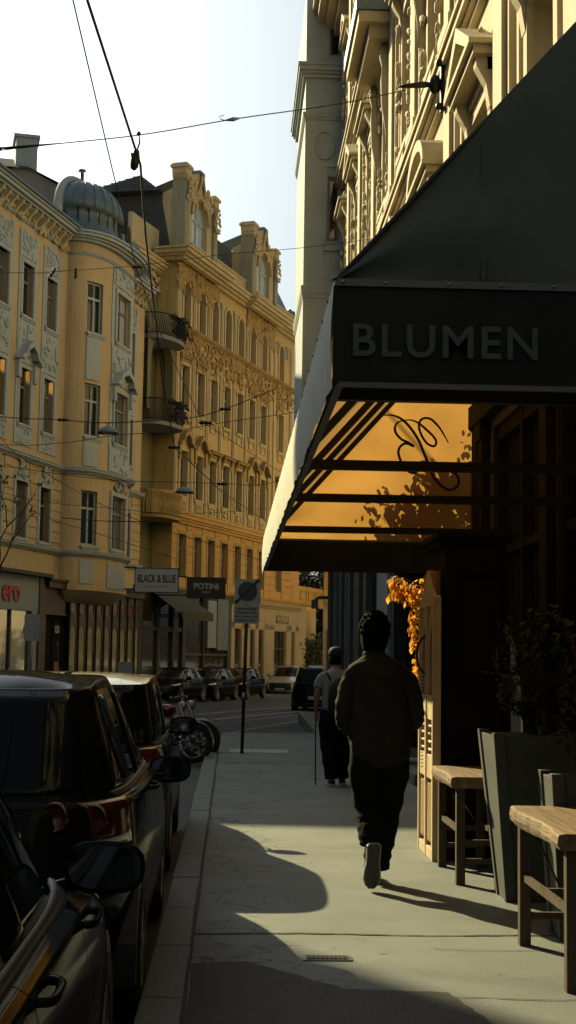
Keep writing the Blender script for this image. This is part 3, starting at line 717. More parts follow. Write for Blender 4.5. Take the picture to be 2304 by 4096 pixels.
def shoe(parent, heel, toe, up, mname='plastic', w_=.048):
    """sole from heel to toe; up = direction from sole to foot"""
    heel = Vector(heel); toe = Vector(toe); L = (toe-heel).length; d = (toe-heel)/L; u = Vector(up); u = (u-d*u.dot(d)).normalized(); s_ = d.cross(u)
    out = [(0, .6), (.05, .82), (.2, .82), (.42, .78), (.6, .95), (.78, 1.02), (.92, .78), (1.0, .35)]
    def ring(h, k): 
        return [heel+d*L*t+s_*w_*wv*k+u*h for t, wv in out]+[heel+d*L*t-s_*w_*wv*k+u*h for t, wv in reversed(out)]
    n = 2*len(out); b = MB(); vs = ring(0, .97)+ring(.004, 1.04)+ring(.024, 1.05)+ring(.028, 1.0)
    b.add(vs, [tuple(range(n))]+[(j*n+i, j*n+(i+1) % n, (j+1)*n+(i+1) % n, (j+1)*n+i) for j in range(3) for i in range(n)]+[tuple(range(3*n, 4*n))])
    so_ = b.build('sole', 'sole_rim', None); b = MB()
    # tread
    vs = [p-u*.003 for p in ring(0, .86)]+ring(0.001, .86); b.add(vs, [tuple(range(n)), tuple(range(n, 2*n))]+[(i, (i+1) % n, n+(i+1) % n, n+i) for i in range(n)])
    tr = b.build('tread', 'sole', None); b = MB()
    prof = [(0, .5, .075, .2), (.03, .75, .09, .25), (.18, .80, .10, .4), (.34, .76, .095, .5), (.5, .85, .07, .6), (.68, .95, .055, .7), (.86, .85, .045, .7), (.97, .45, .03, .6)]
    vs = []; m_ = 10
    for t, wv, h, _ in prof:
        for k in range(m_+1):
            a = PI*k/m_; vs.append(heel+d*L*t+s_*w_*wv*math.cos(a)+u*(.024+(h-.0)*math.sin(a)))
    b.add(vs, [(j*(m_+1)+k, j*(m_+1)+k+1, (j+1)*(m_+1)+k+1, (j+1)*(m_+1)+k) for j in range(len(prof)-1) for k in range(m_)]+[tuple(range(m_+1)), tuple(range((len(prof)-1)*(m_+1), len(prof)*(m_+1)))], True)
    up_ = b.build('shoe', mname, parent); so_.parent = up_; tr.parent = up_; kids.setdefault(up_.name, []).extend([so_, tr])
    return up_
def hand(J, E, wrist, d, side, s=1., key='h', curl=.5, thumb=(0, 1, 0)):
    """five fingers in the skin graph; d = direction of the fingers, side = across the palm (thumb side)"""
    w_ = Vector(wrist); d = Vector(d).normalized(); sd_ = Vector(side).normalized(); nrm = d.cross(sd_)
    J[key+'p'] = (w_+d*.045*s, .030*s, .018*s); E.append((key+'w', key+'p'))
    for i, (off, L) in enumerate(((-.030, .055), (-.010, .068), (.010, .072), (.028, .066))):
        k0 = w_+d*.090*s+sd_*off*s; J[f'{key}{i}a'] = (k0, .0095*s); E.append((key+'p', f'{key}{i}a'))
        k1 = k0+(d*math.cos(curl*.6)+nrm*math.sin(curl*.6))*L*.55*s; J[f'{key}{i}b'] = (k1, .0085*s); E.append((f'{key}{i}a', f'{key}{i}b'))
        k2 = k1+(d*math.cos(curl*1.7)+nrm*math.sin(curl*1.7))*L*.5*s; J[f'{key}{i}c'] = (k2, .0075*s); E.append((f'{key}{i}b', f'{key}{i}c'))
    t1 = w_+d*.05*s+sd_*.042*s+nrm*.01; t2 = w_+d*.085*s+sd_*.052*s+nrm*.022
    J[key+'t1'] = (t1, .011*s); J[key+'t2'] = (t2, .009*s); E += [(key+'p', key+'t1'), (key+'t1', key+'t2')]
def head_geo(parent, c, hr, name='hair'):
    b = MB(); loft(b, [(c[0], c[1]-.004, c[2]+z, rx, ry) for z, rx, ry in ((-.085, .052, .05), (-.06, .067, .07), (-.02, .078, .088), (.03, .083, .098), (.075, .078, .092), (.105, .06, .07), (.122, .03, .035))], 20, .02)
    b.build(name, hr, parent); 

# main walker, seen from behind, mid-stride
P = (1.0, 9.6, 0)
man = thing('person', 'person walking away in a loose olive shirt and black trousers, trailing shoe lifted', 'person', P)
J = {}; E = []
J['pel'] = ((.02, .0, .93), .13, .10); J['sp'] = ((.01, .0, 1.12), .125, .095); J['ch'] = ((.0, .0, 1.34), .16, .10); J['nk'] = ((-.03, .03, 1.50), .06, .055)
J['nk2'] = ((-.03, .045, 1.58), .055, .055); J['hd1'] = ((-.03, .05, 1.66), .075, .088); J['hd2'] = ((-.03, .05, 1.75), .078, .09)
J['nose'] = ((-.03, .155, 1.675), .014, .014); J['earl'] = ((-.115, .045, 1.68), .012, .012); J['earr'] = ((.055, .045, 1.68), .012, .012)
E += [('pel', 'sp'), ('sp', 'ch'), ('ch', 'nk'), ('nk', 'nk2'), ('nk2', 'hd1'), ('hd1', 'hd2'), ('hd1', 'nose'), ('hd1', 'earl'), ('hd1', 'earr')]
J['shl'] = ((-.19, .0, 1.43), .06); J['ell'] = ((-.245, -.03, 1.19), .045); J['hlw'] = ((-.19, .16, 1.02), .028)
J['shr'] = ((.19, .0, 1.43), .06); J['elr'] = ((.26, -.03, 1.17), .045); J['hrw'] = ((.20, .16, 1.05), .028)
E += [('ch', 'shl'), ('shl', 'ell'), ('ell', 'hlw'), ('ch', 'shr'), ('shr', 'elr'), ('elr', 'hrw')]
hand(J, E, (-.19, .16, 1.02), (.35, .8, -.35), (.9, -.3, .3), 1, 'hl'); hand(J, E, (.20, .16, 1.05), (-.35, .8, -.35), (-.9, -.3, .3), 1, 'hr')
J['hipl'] = ((-.07, 0, .86), .085); J['knl'] = ((-.045, .04, .52), .058); J['anl'] = ((-.045, -.16, .30), .038); J['tol'] = ((-.05, -.12, .10), .03)
J['hipr'] = ((.09, 0, .86), .085); J['knr'] = ((.06, .20, .50), .058); J['anr'] = ((.01, .27, .10), .038); J['tor'] = ((.01, .40, .045), .03)
E += [('pel', 'hipl'), ('hipl', 'knl'), ('knl', 'anl'), ('anl', 'tol'), ('pel', 'hipr'), ('hipr', 'knr'), ('knr', 'anr'), ('anr', 'tor')]
body = skin_body('body', J, E, 'skin', man)
b = MB(); loft(b, [(-.035, .03, 1.545, .066, .062), (-.035, .03, 1.58, .078, .078), (-.033, .03, 1.62, .090, .092), (-.03, .03, 1.66, .098, .105), (-.03, .033, 1.71, .101, .112), (-.03, .036, 1.755, .098, .110), (-.03, .04, 1.79, .086, .098), (-.03, .043, 1.815, .066, .078), (-.03, .045, 1.83, .042, .05), (-.03, .045, 1.836, .015, .018)], 28, .022)
rnd = random.Random(4)
for i in range(260):
    a = rnd.uniform(0, 2*PI); e = rnd.uniform(-.55, 1.35); x, y, z = math.cos(a)*math.cos(e), math.sin(a)*math.cos(e), math.sin(e)
    b.ball((-.031+x*.098, .034+y*.108, 1.715+z*.118), rnd.uniform(.010, .019), n=6)
b.build('hair', 'hair', man)
# loose shirt
b = MB()
loft(b, [(.015, -.005, .795, .12, .09), (.012, -.008, .815, .165, .125), (.01, -.01, .87, .195, .15), (.008, -.012, .96, .208, .155), (.005, -.01, 1.08, .212, .152), (.002, -.005, 1.2, .208, .148), (0, 0, 1.30, .208, .145), (0, 0, 1.38, .215, .138), (-.001, .003, 1.43, .218, .128), (-.004, .008, 1.467, .198, .112), (-.010, .014, 1.50, .145, .095), (-.022, .02, 1.53, .095, .08), (-.03, .026, 1.55, .072, .07), (-.033, .03, 1.57, .066, .064)], 48, .016, seed=2)
limb(b, [(-.05, 0, 1.39), (-.155, -.0, 1.40), (-.215, -.01, 1.30), (-.24, -.02, 1.17), (-.235, .02, 1.10), (-.21, .10, 1.06), (-.19, .15, 1.03)], [.06, .074, .064, .056, .054, .048, .042], 18, .07, 1)
limb(b, [(.05, 0, 1.39), (.155, -.0, 1.40), (.218, -.01, 1.29), (.245, -.02, 1.16), (.242, .02, 1.10), (.225, .10, 1.08), (.20, .15, 1.06)], [.06, .074, .064, .057, .055, .048, .042], 18, .07, 5)
loft(b, [(-.03, .026, 1.53, .086, .082), (-.033, .028, 1.555, .078, .074), (-.034, .03, 1.575, .072, .068)], 20, .01)
b.build('shirt', 'shirt_olive', man)
b = MB()
limb(b, [(-.06, .0, .93), (-.085, .0, .78), (-.06, .045, .54), (-.05, -.02, .42), (-.052, -.09, .35), (-.052, -.115, .30)], [.115, .115, .096, .092, .086, .076], 20, .05, 3)
limb(b, [(.08, .0, .93), (.095, .03, .78), (.07, .12, .52), (.045, .17, .34), (.02, .20, .20), (.015, .21, .10)], [.118, .116, .098, .096, .092, .084], 20, .05, 8)
loft(b, [(.01, .0, .84, .17, .12), (.01, 0, .93, .175, .125), (.01, 0, 1.0, .16, .115)], 20, .02)
b.build('trousers', 'trousers', man)
shoe(man, (-.045, -.215, .315), (-.055, -.13, .02), (0, 1, .3), 'plastic', .056); shoe(man, (.0, .20, .003), (.02, .49, .003), (0, 0, 1))

# second walker with cap, backpack and walking pole
m2 = thing('person', 'person in a cap and white shirt with black backpack holding a walking pole', 'person', (1.26, 17.1, 0))
J = {}; E = []
J['pel'] = ((0, 0, .84), .13, .11); J['sp'] = ((.0, .01, 1.0), .13, .10); J['ch'] = ((.0, .03, 1.22), .15, .10); J['nk'] = ((.0, .07, 1.38), .055); J['nk2'] = ((0, .09, 1.43), .055)
J['hd1'] = ((0, .11, 1.50), .072, .085); J['hd2'] = ((0, .11, 1.58), .075, .088); J['nose'] = ((0, .21, 1.52), .014); J['earl'] = ((-.085, .10, 1.525), .012); J['earr'] = ((.085, .10, 1.525), .012)
E += [('pel', 'sp'), ('sp', 'ch'), ('ch', 'nk'), ('nk', 'nk2'), ('nk2', 'hd1'), ('hd1', 'hd2'), ('hd1', 'nose'), ('hd1', 'earl'), ('hd1', 'earr')]
J['shl'] = ((-.17, .03, 1.31), .055); J['ell'] = ((-.225, -.01, 1.07), .042); J['hlw'] = ((-.225, .10, .87), .028)
J['shr'] = ((.17, .03, 1.31), .055); J['elr'] = ((.22, .0, 1.06), .042); J['hrw'] = ((.20, .12, .88), .028)
E += [('ch', 'shl'), ('shl', 'ell'), ('ell', 'hlw'), ('ch', 'shr'), ('shr', 'elr'), ('elr', 'hrw')]
hand(J, E, (-.225, .10, .87), (0, .45, -.9), (.1, .9, .4), 1, 'hl', 1.3); hand(J, E, (.20, .12, .88), (0, .4, -.9), (-.9, 0, 0), 1, 'hr')
J['hipl'] = ((-.08, 0, .78), .085); J['knl'] = ((-.07, .05, .45), .058); J['anl'] = ((-.03, .02, .10), .04); J['tol'] = ((-.03, .14, .05), .03)
J['hipr'] = ((.08, 0, .78), .085); J['knr'] = ((.09, .10, .45), .058); J['anr'] = ((.10, .18, .10), .04); J['tor'] = ((.10, .30, .05), .03)
E += [('pel', 'hipl'), ('hipl', 'knl'), ('knl', 'anl'), ('anl', 'tol'), ('pel', 'hipr'), ('hipr', 'knr'), ('knr', 'anr'), ('anr', 'tor')]
skin_body('body', J, E, 'skin', m2)
b = MB(); loft(b, [(0, .10, 1.535, .086, .098), (0, .10, 1.56, .088, .1), (0, .105, 1.60, .084, .096), (0, .11, 1.635, .062, .072), (0, .11, 1.65, .02, .02)], 20); b.box(-.06, .18, 1.545, .06, .27, 1.555); b.build('cap', 'backpack', m2)
b = MB(); loft(b, [(0, .09, 1.43, .06, .06), (0, .095, 1.47, .074, .085), (0, .097, 1.54, .082, .092)], 16, .02); b.build('hair', 'hair', m2)
b = MB(); loft(b, [(0, 0, .86, .15, .12), (0, .0, .95, .165, .135), (0, .005, 1.08, .17, .13), (0, .02, 1.2, .178, .125), (0, .03, 1.28, .172, .115), (0, .045, 1.34, .13, .09), (0, .06, 1.385, .07, .07)], 28, .012)
limb(b, [(-.12, .03, 1.30), (-.18, .02, 1.24), (-.205, .005, 1.15)], [.066, .068, .062], 14, .03); limb(b, [(.12, .03, 1.30), (.18, .02, 1.24), (.205, .005, 1.15)], [.066, .068, .062], 14, .03)
b.build('shirt', 'shirt_white', m2)
b = MB(); loft(b, [(.03, -.15, .86, .10, .05), (.03, -.17, .88, .13, .085), (.03, -.18, 1.02, .14, .10), (.03, -.155, 1.18, .125, .085), (.03, -.12, 1.27, .08, .05)], 20, .01); 
for s_ in (-1, 1): b.tube(cr_pts([(.03+s_*.09, -.10, 1.24), (s_*.115, .0, 1.335), (s_*.12, .11, 1.28), (s_*.11, .15, 1.1), (s_*.10, .0, .95)], 4), .018, 6)
b.build('backpack', 'backpack', m2)
b = MB(); limb(b, [(-.075, 0, .88), (-.09, .0, .72), (-.075, .05, .45), (-.04, .03, .2), (-.03, .02, .08)], [.11, .11, .095, .09, .085], 16, .05, 4); limb(b, [(.075, 0, .88), (.09, .03, .72), (.09, .10, .45), (.1, .15, .2), (.1, .17, .09)], [.11, .11, .095, .09, .08], 16, .05, 6)
loft(b, [(0, .0, .78, .165, .13), (0, 0, .88, .162, .13), (0, 0, .93, .15, .12)], 18, .02); b.build('trousers', 'trousers', m2)
shoe(m2, (-.035, -.06, .003), (-.04, .20, .003), (0, 0, 1)); shoe(m2, (.10, .10, .003), (.11, .36, .003), (0, 0, 1))
pole = thing('walking_pole', 'thin black walking pole held by the person in a cap', 'walking pole', (1.03, 17.26, 0))
b = MB(); b.tube([(.012, -.02, 0), (.0, .0, .86)], .008, 8); b.lathe([(.02, .06), (.022, .07), (.01, .075)], (.01, -.015, 0), 10); b.build('shaft', 'iron', pole)
b = MB(); b.tube([(.0, 0, .78), (0, 0, .92)], .015, 8); b.build('grip', 'plastic', pole)

# ================================================================== CARS
def sgnpow(a, p): return math.copysign(abs(a)**p, a)
class Car:
    """surface from a stack of plan outlines: level rows (z, xrear, xfront, halfwidth, n_rear, n_front, hood drop)"""
    def __init__(s, levels): s.L = levels
    def at(s, v, t):
        L = s.L; v = max(0, min(len(L)-1.0001, v)); i = int(v); f = v-i
        a = L[max(i-1, 0)]; b_ = L[i]; c = L[i+1]; d = L[min(i+2, len(L)-1)]
        def ip(k): 
            A, B, C, D = a[k], b_[k], c[k], d[k]
            r = .5*(2*B+(C-A)*f+(2*A-5*B+4*C-D)*f*f+(3*B-A-3*C+D)*f**3); lo, hi = min(B, C), max(B, C); e = (hi-lo)*.15+1e-4
            return max(lo-e, min(hi+e, r))
        z, xr, xf, hw, nr, nf, dr = [ip(k) for k in range(7)]
        xc = (xr+xf)/2; a_ = (xf-xr)/2; cx, sy = math.cos(t), math.sin(t)
        nn = nf if cx > 0 else nr
        x = a_*sgnpow(cx, 2/nn); y = hw*sgnpow(sy, 2/nn)
        zz = z-(dr*max(0, x/a_)**2 if dr >= 0 else -dr*max(0, -x/a_+.15)**3*.66)
        return Vector((xc+x, y, zz))
    def nrm(s, v, t):
        e = 1e-3; p = s.at(v, t); a = s.at(v+e, t)-p if v+e < len(s.L)-1.001 else p-s.at(v-e, t); b_ = s.at(v, t+e)-s.at(v, t-e)
        n = b_.cross(a); return n.normalized() if n.length > 1e-12 else Vector((0, 0, 1))
    def tx(s, v, x, side=1):
        """t where surface at level v has local x (on side +y)"""
        lo, hi = 0.02, PI-.02
        for _ in range(30):
            m_ = (lo+hi)/2
            if s.at(v, m_).x > x: lo = m_
            else: hi = m_
        return (lo+hi)/2*side
    def mesh(s, mb, nt=120, nv=7):
        L = len(s.L)-1; rows = [i/nv for i in range(L*nv)]+[L-1.0001+1]; vs = []
        for v in rows:
            for k in range(nt): vs.append(s.at(min(v, L-.0002), 2*PI*(k+.5)/nt))
        fs = [(j*nt+k, j*nt+(k+1) % nt, (j+1)*nt+(k+1) % nt, (j+1)*nt+k) for j in range(len(rows)-1) for k in range(nt)]
        mb.add(vs, fs, True); n0 = (len(rows)-1)*nt; mb.add([], []); mb.f.append(tuple(range(len(mb.v)-nt, len(mb.v)))); mb.sm.append(True)
        return mb
    def patch(s, mb, va, vb, fa, fb, off=.004, nv=8, nt=14, rim=True):
        """va..vb levels; fa, fb give t limits as functions of level fraction (or numbers)"""
        g_ = lambda f, u: f(u) if callable(f) else f
        vs = []
        for j in range(nv+1):
            u = j/nv; v = va+(vb-va)*u
            for k in range(nt+1):
                t = g_(fa, u)+(g_(fb, u)-g_(fa, u))*k/nt; p = s.at(v, t); n = s.nrm(v, t); vs.append(p+n*off)
        m_ = nt+1; base = len(vs)
        fs = [(j*m_+k, j*m_+k+1, (j+1)*m_+k+1, (j+1)*m_+k) for j in range(nv) for k in range(nt)]
        if rim:
            rimi = [k for k in range(m_)]+[j*m_+nt for j in range(1, nv+1)]+[nv*m_+k for k in range(nt-1, -1, -1)]+[j*m_ for j in range(nv-1, 0, -1)]
            ins = []
            for q in rimi:
                j, k = divmod(q, m_); u = j/nv; v = va+(vb-va)*u; t = g_(fa, u)+(g_(fb, u)-g_(fa, u))*k/nt
                ins.append(s.at(v, t)-s.nrm(v, t)*.004)
            vs += ins; r_ = len(rimi); fs += [(rimi[i], rimi[(i+1) % r_], base+(i+1) % r_, base+i) for i in range(r_)]
        mb.add(vs, fs, True); return mb
def levels(L, W, H, hood=.92, belt=.93, rake_r=.28, rake_f=1.0, hl=1.05, tum=.16, nr=4.5, nf=3.6, drop=.20, rs=1., rd=.07):
    r, f, w_ = -L/2, L/2, W/2
    return [(.20, r+.14, f-.18, w_-.13, nr, nf, 0), (.27, r+.05, f-.07, w_-.05, nr, nf, 0), (.42, r+.0, f-.0, w_-.015, nr, nf, 0), (.60, r+.0, f-.01, w_, nr+.5, nf, 0),
            (.78, r+.03, f-.08, w_-.005, nr+.5, nf, .05), (belt-.03, r+.07, f-.22, w_-.03, nr+.5, nf, drop*.85), (belt, r+.09, f-.30, w_-.055, nr+.5, nf, drop),
            (belt+.03, r+.13, f-hl+.1, w_-.10, 5, 3.4, .0), (belt+.25*(H-belt), r+.13+rake_r*.28, f-hl-rake_f*.22, w_-.10-tum*.25, 5.5, 3.6, 0), (belt+.55*(H-belt), r+.13+rake_r*.62, f-hl-rake_f*.52, w_-.10-tum*.6, 6, 4, 0),
            (belt+.86*(H-belt), r+.13+rake_r, f-hl-rake_f*.86, w_-.10-tum, 6, 4.5, 0), (belt+.95*(H-belt), r+.20+rake_r, f-hl-rake_f*1.0, w_-.10-.04*rs-tum, 6, 4.5, -rd*.8),
            (H-.03, r+.17+.10*rs+rake_r, f-hl-rake_f*1.15, w_-.14-.10*rs-tum, 6, 5, -rd), (H-.008, r+.3+rake_r, f-hl-rake_f*1.15-.2, w_-.35-.1*rs-tum, 5, 5, -rd), (H, r+.4+rake_r, f-hl-rake_f*1.15-.3, .03, 4, 4, -rd*.9)]
def wheel(parent, x, y, r, sd_):
    b = MB(); prof = [(r*.62, -.10), (r*.92, -.10), (r, -.07), (r, .07), (r*.92, .10), (r*.62, .10)]
    b.lathe(prof, (0, 0, 0), 32); b.v = [(a+x, c*sd_+y, e+r) for a, e, c in b.v]; wh = b.build('wheel', 'tyre', parent)
    b = MB(); b.lathe([(r*.64, .085), (r*.60, .098), (r*.56, .06), (.07, .045), (.045, .085), (.0, .09)], (0, 0, 0), 32)
    for k in range(5):
        a = 2*PI*k/5; ca, sa = math.cos(a), math.sin(a); q = []
        for rr, ww in ((.04, .035), (r*.58, .028)):
            for s1 in (-1, 1):
                for z in (.05, .092): q.append((rr*ca-s1*ww*sa, rr*sa+s1*ww*ca, z))
        b.add(q, [(0, 1, 3, 2), (4, 6, 7, 5), (1, 5, 7, 3), (0, 2, 6, 4), (0, 4, 5, 1), (2, 3, 7, 6)])
    b.v = [(a+x, c*sd_+y, e+r) for a, e, c in b.v]; ri = b.build('rim', 'rim', None); ri.parent = wh; kids.setdefault(wh.name, []).append(ri)
def make_car(name, lbl, loc, rotz, L, W, H, paint, roofpaint=None, group='cars parked along the kerbs', lv=None, detail=True, mirror=True, doors=2, lamps='hatch', antenna=False, glassT=None, gl='car_glass', wr=.31, nt=120, roofband=True, mirdz=.045):
    """local x = forward, origin on the ground at the car centre"""
    o = thing(name, lbl, 'car', loc, rotz, group); c = Car(lv or levels(L, W, H)); n = len(c.L); wbr, wbf = -L*.30, L*.315
    b = MB(); c.mesh(b, nt); b.build('body', paint, o, fix=True)
    T = lambda v, x, sd: c.tx(v, x, sd)
    v0, v1 = 7.15, 9.95
    # wheel arches
    for x in (wbr, wbf):
        for sd in (-1, 1):
            a = MB(); pts = []; yw = abs(c.at(2.6, T(2.6, x, sd)).y)
            for k in range(17):
                an = PI*k/16; pts.append((x+(wr+.055)*math.cos(an), 0, wr+(wr+.055)*math.sin(an)))
            q = [(p[0], sd*(yw+.003), p[2]) for p in pts]+[(pts[-1][0], sd*(yw+.003), .2), (pts[0][0], sd*(yw+.003), .2)]
            q2 = [(p[0], sd*(W/2-.16), p[2]) for p in q]; k_ = len(q)
            a.add(q+q2, [tuple(range(k_)), tuple(range(k_, 2*k_))]+[(i, (i+1) % k_, k_+(i+1) % k_, k_+i) for i in range(k_)])
            a.build('wheel_arch', 'plastic', o)
            wheel(o, x, sd*(yw-.085), wr, sd)
    xr = -L/2; xf = L/2
    # glazing
    def pil(x0, x1): return lambda u: None
    b = MB(); c.patch(b, v0, v1, PI-.62, PI+.62, .004, 8, 16); b.build('rear_window', gl, o)
    b = MB(); c.patch(b, v0, v1, -.66, .66, .004, 8, 16); b.build('windscreen', gl, o)
    cuts = {2: ((xr+.34, -.42, -.34, .72), ), 3: ((0, 0, 0, 0),)}
    xs_ = [xr+.50, xr+L*.33, xr+L*.36, xr+L*.55, xr+L*.575, xf-1.42]
    for sd in (-1, 1):
        for a0, a1, ka, kb in ((xs_[0], xs_[1], .30, .02), (xs_[2], xs_[3], .02, .0), (xs_[4], xs_[5], .0, -.62)):
            b = MB(); c.patch(b, v0, v1, (lambda u, a0=a0, ka=ka, sd=sd: T(v0+(v1-v0)*u, a0+ka*u, sd)), (lambda u, a1=a1, kb=kb, sd=sd: T(v0+(v1-v0)*u, a1+kb*u, sd)), .004, 8, 10)
            b.build('side_window', gl, o)
        b = MB()
        for a in (xs_[1]+.05, xs_[3]+.05, xs_[5]+.12):
            c.patch(b, 1.5, 6.9, (lambda u, a=a, sd=sd: T(1.5+5.4*u, a-.004, sd)), (lambda u, a=a, sd=sd: T(1.5+5.4*u, a+.004, sd)), .0015, 14, 1, False)
        c.patch(b, 1.5, 1.56, T(1.5, xs_[0], sd), T(1.5, xs_[5]+.12, sd), .0015, 1, 20, False)
        b.build_each('door_seam', 'plastic', o)
        b = MB(); c.patch(b, 6.55, 7.1, (lambda u, sd=sd: T(6.8, xs_[0]-.05, sd)), (lambda u, sd=sd: T(6.8, xs_[5]+.02, sd)), .006, 3, 26); b.build('waist_trim', 'plastic', o)
        for a in (xs_[1]+.18, xs_[3]+.18):
            p = c.at(5.0, T(5.0, a, sd)); b = MB()
            b.tube(cr_pts([(p.x-.10, p.y+sd*.0, p.z), (p.x-.08, p.y+sd*.035, p.z), (p.x+.06, p.y+sd*.035, p.z+.005), (p.x+.09, p.y, p.z+.005)], 4), .012, 8); b.build('door_handle', paint, o)
        if mirror:
            p = c.at(7.0, T(7.0, xs_[5]-.10, sd)); mx, my, mz = p.x, p.y+sd*.16, p.z+mirdz; b = MB(); vs = []
            for j in range(9):
                u = j/8; a = PI*u
                for k in range(16):
                    t = 2*PI*k/16; vs.append((mx-.035+.11*math.sin(a*.5)*(1-.0*u) if False else mx-.03+.10*u, my+.125*sgnpow(math.cos(t), .7)*math.sqrt(max(0, 1-u**2.4))*.98, mz+.078*sgnpow(math.sin(t), .75)*math.sqrt(max(0, 1-u**2.4))))
            b.add(vs, [(j*16+k, j*16+(k+1) % 16, (j+1)*16+(k+1) % 16, (j+1)*16+k) for j in range(8) for k in range(16)]+[tuple(range(16))], True)
            b.tube([(mx+.0, my-sd*.08, mz-.05), (mx+.02, my-sd*.19, mz-.075)], .022, 8)
            mr = b.build('wing_mirror', paint if roofpaint is None else 'car_black', o)
            b = MB(); q = [(mx-.032, my+.108*sgnpow(math.cos(2*PI*k/24), .7), mz+.063*sgnpow(math.sin(2*PI*k/24), .75)) for k in range(24)]; b.add(q, [tuple(range(24))])
            g_ = b.build('mirror_glass', 'mirror', None); g_.parent = mr; kids.setdefault(mr.name, []).append(g_)
    # seams of tailgate & bonnet, lamps, plates
    b = MB(); c.patch(b, 2.3, 6.9, PI-.70, PI-.693, .002, 10, 1, False); c.patch(b, 2.3, 6.9, PI+.693, PI+.70, .002, 10, 1, False); c.patch(b, 2.27, 2.33, PI-.7, PI+.7, .002, 1, 12, False); c.patch(b, 7.0, 7.04, -.8, .8, .002, 1, 12, False)
    b.build_each('panel_seam', 'plastic', o)
    b = MB(); c.patch(b, 1.0, 1.6, PI-.75, PI+.75, .012, 3, 14); b.build('rear_bumper', 'plastic', o)
    b = MB(); p = c.at(2.6, PI); b.box(p.x-.012, -.26, p.z-.055, p.x, .26, p.z+.055); b.build('number_plate', 'plate', o)
    b = MB(); c.patch(b, 1.6, 3.9, -.46, .46, .006, 5, 14); b.build('grille', 'plastic', o)
    b = MB(); p = c.at(1.9, 0); b.box(p.x, -.26, p.z-.055, p.x+.012, .26, p.z+.055); b.build('number_plate', 'plate', o)
    for sd in (-1, 1):
        b = MB(); c.patch(b, 3.7, 4.9, sd*.52, sd*.98, .008, 6, 10); b.build('headlight', 'lamp_clear', o)
        b = MB()
        if lamps == 'hatch': c.patch(b, 4.2, 6.2, lambda u: PI+sd*(.50+.10*(1-u)), lambda u: PI+sd*(1.02+.06*u), .010, 8, 14)
        else: c.patch(b, 3.9, 6.1, PI+sd*.74, PI+sd*1.02, .010, 8, 10)
        tl = b.build('tail_light', 'tail_red', o)
    if roofpaint:
        b = MB(); c.patch(b, 10.9, 13.99, 0.0001, 2*PI-.0001, .004, 14, 110, False); b.build('roof_panel', roofpaint, o)
    if antenna:
        p = c.at(12.3, PI); b = MB(); b.lathe([(.035, 0), (.028, .012), (.012, .03), (.006, .05)], (p.x+.10, 0, p.z), 12); b.tube([(p.x+.10, 0, p.z+.04), (p.x-.12, 0, p.z+.42)], [.005, .0025], 6); b.build('antenna', 'plastic', o)
    return o, c
M['mirror'] = mat('mirror_glass', (.14, .16, .17), .05, metal=1., var=.05)
N90 = PI/2
KX = -.42   # kerb side of the parked row
# nearest car, driver-side mirror reaching over the kerb
carA, cA = make_car('parked_car', 'nearest dark parked car, cut off at the lower left, its mirror over the kerb', (KX-.84, 3.78, -.12), N90, 4.25, 1.78, 1.50, 'car_dark')
lvB = levels(4.0, 1.70, 1.555, belt=1.0, rake_r=.30, rake_f=1.05, hl=.95, tum=.16, nr=4.2, rd=.12)
carB, cB = make_car('parked_car', 'black parked hatchback with red tail lamps, second in the row from the lower left', (KX-.80, 7.95, -.12), N90, 4.0, 1.70, 1.535, 'car_dark', lv=lvB, antenna=True, mirdz=-.05)
for ob in kids[carB.name]:
    if ob.name.startswith('tail_light'):
        sd = 1 if sum(v.co.y for v in ob.data.vertices) > 0 else -1
        for yy, dz in ((.50, 0), (.655, -.02)):
            b = MB(); p = cB.at(5.0, cB.tx(5., -1.99, sd)); 
            # find rear surface x at that y
            best = min((cB.at(5.0, PI+sd*k*.01) for k in range(140)), key=lambda q: abs(abs(q.y)-yy))
            nn = (best-Vector((0, 0, best.z))).normalized(); b.lathe([(.0, .006), (.050, .006), (.054, .014), (.060, .014), (.064, .0)], (0, 0, 0), 28); 
            ang = math.atan2(sd*.35, -1); R3 = Matrix.Rotation(ang, 3, 'Z') @ Matrix.Rotation(PI/2, 3, 'Y')
            b.v = [tuple(R3 @ Vector(v)+best+Vector((-.006, 0, dz-.01))) for v in b.v]; q = b.build('lamp_ring', 'lamp_dark', None) if 'lamp_dark' in M else b.build('lamp_ring', 'car_glass', None); q.parent = ob; kids.setdefault(ob.name, []).append(q)
lvC = levels(3.85, 1.70, 1.49, belt=.95, rake_r=.12, rake_f=.65, hl=1.0, tum=.08, nr=4.5, rs=.5, rd=.16)
carC, cC = make_car('parked_car', 'small black parked car with a pale sunlit roof, third from the lower left', (KX-.86, 12.3, -.12), N90, 3.85, 1.70, 1.49, 'car_black', 'car_beige', lv=lvC, antenna=True)
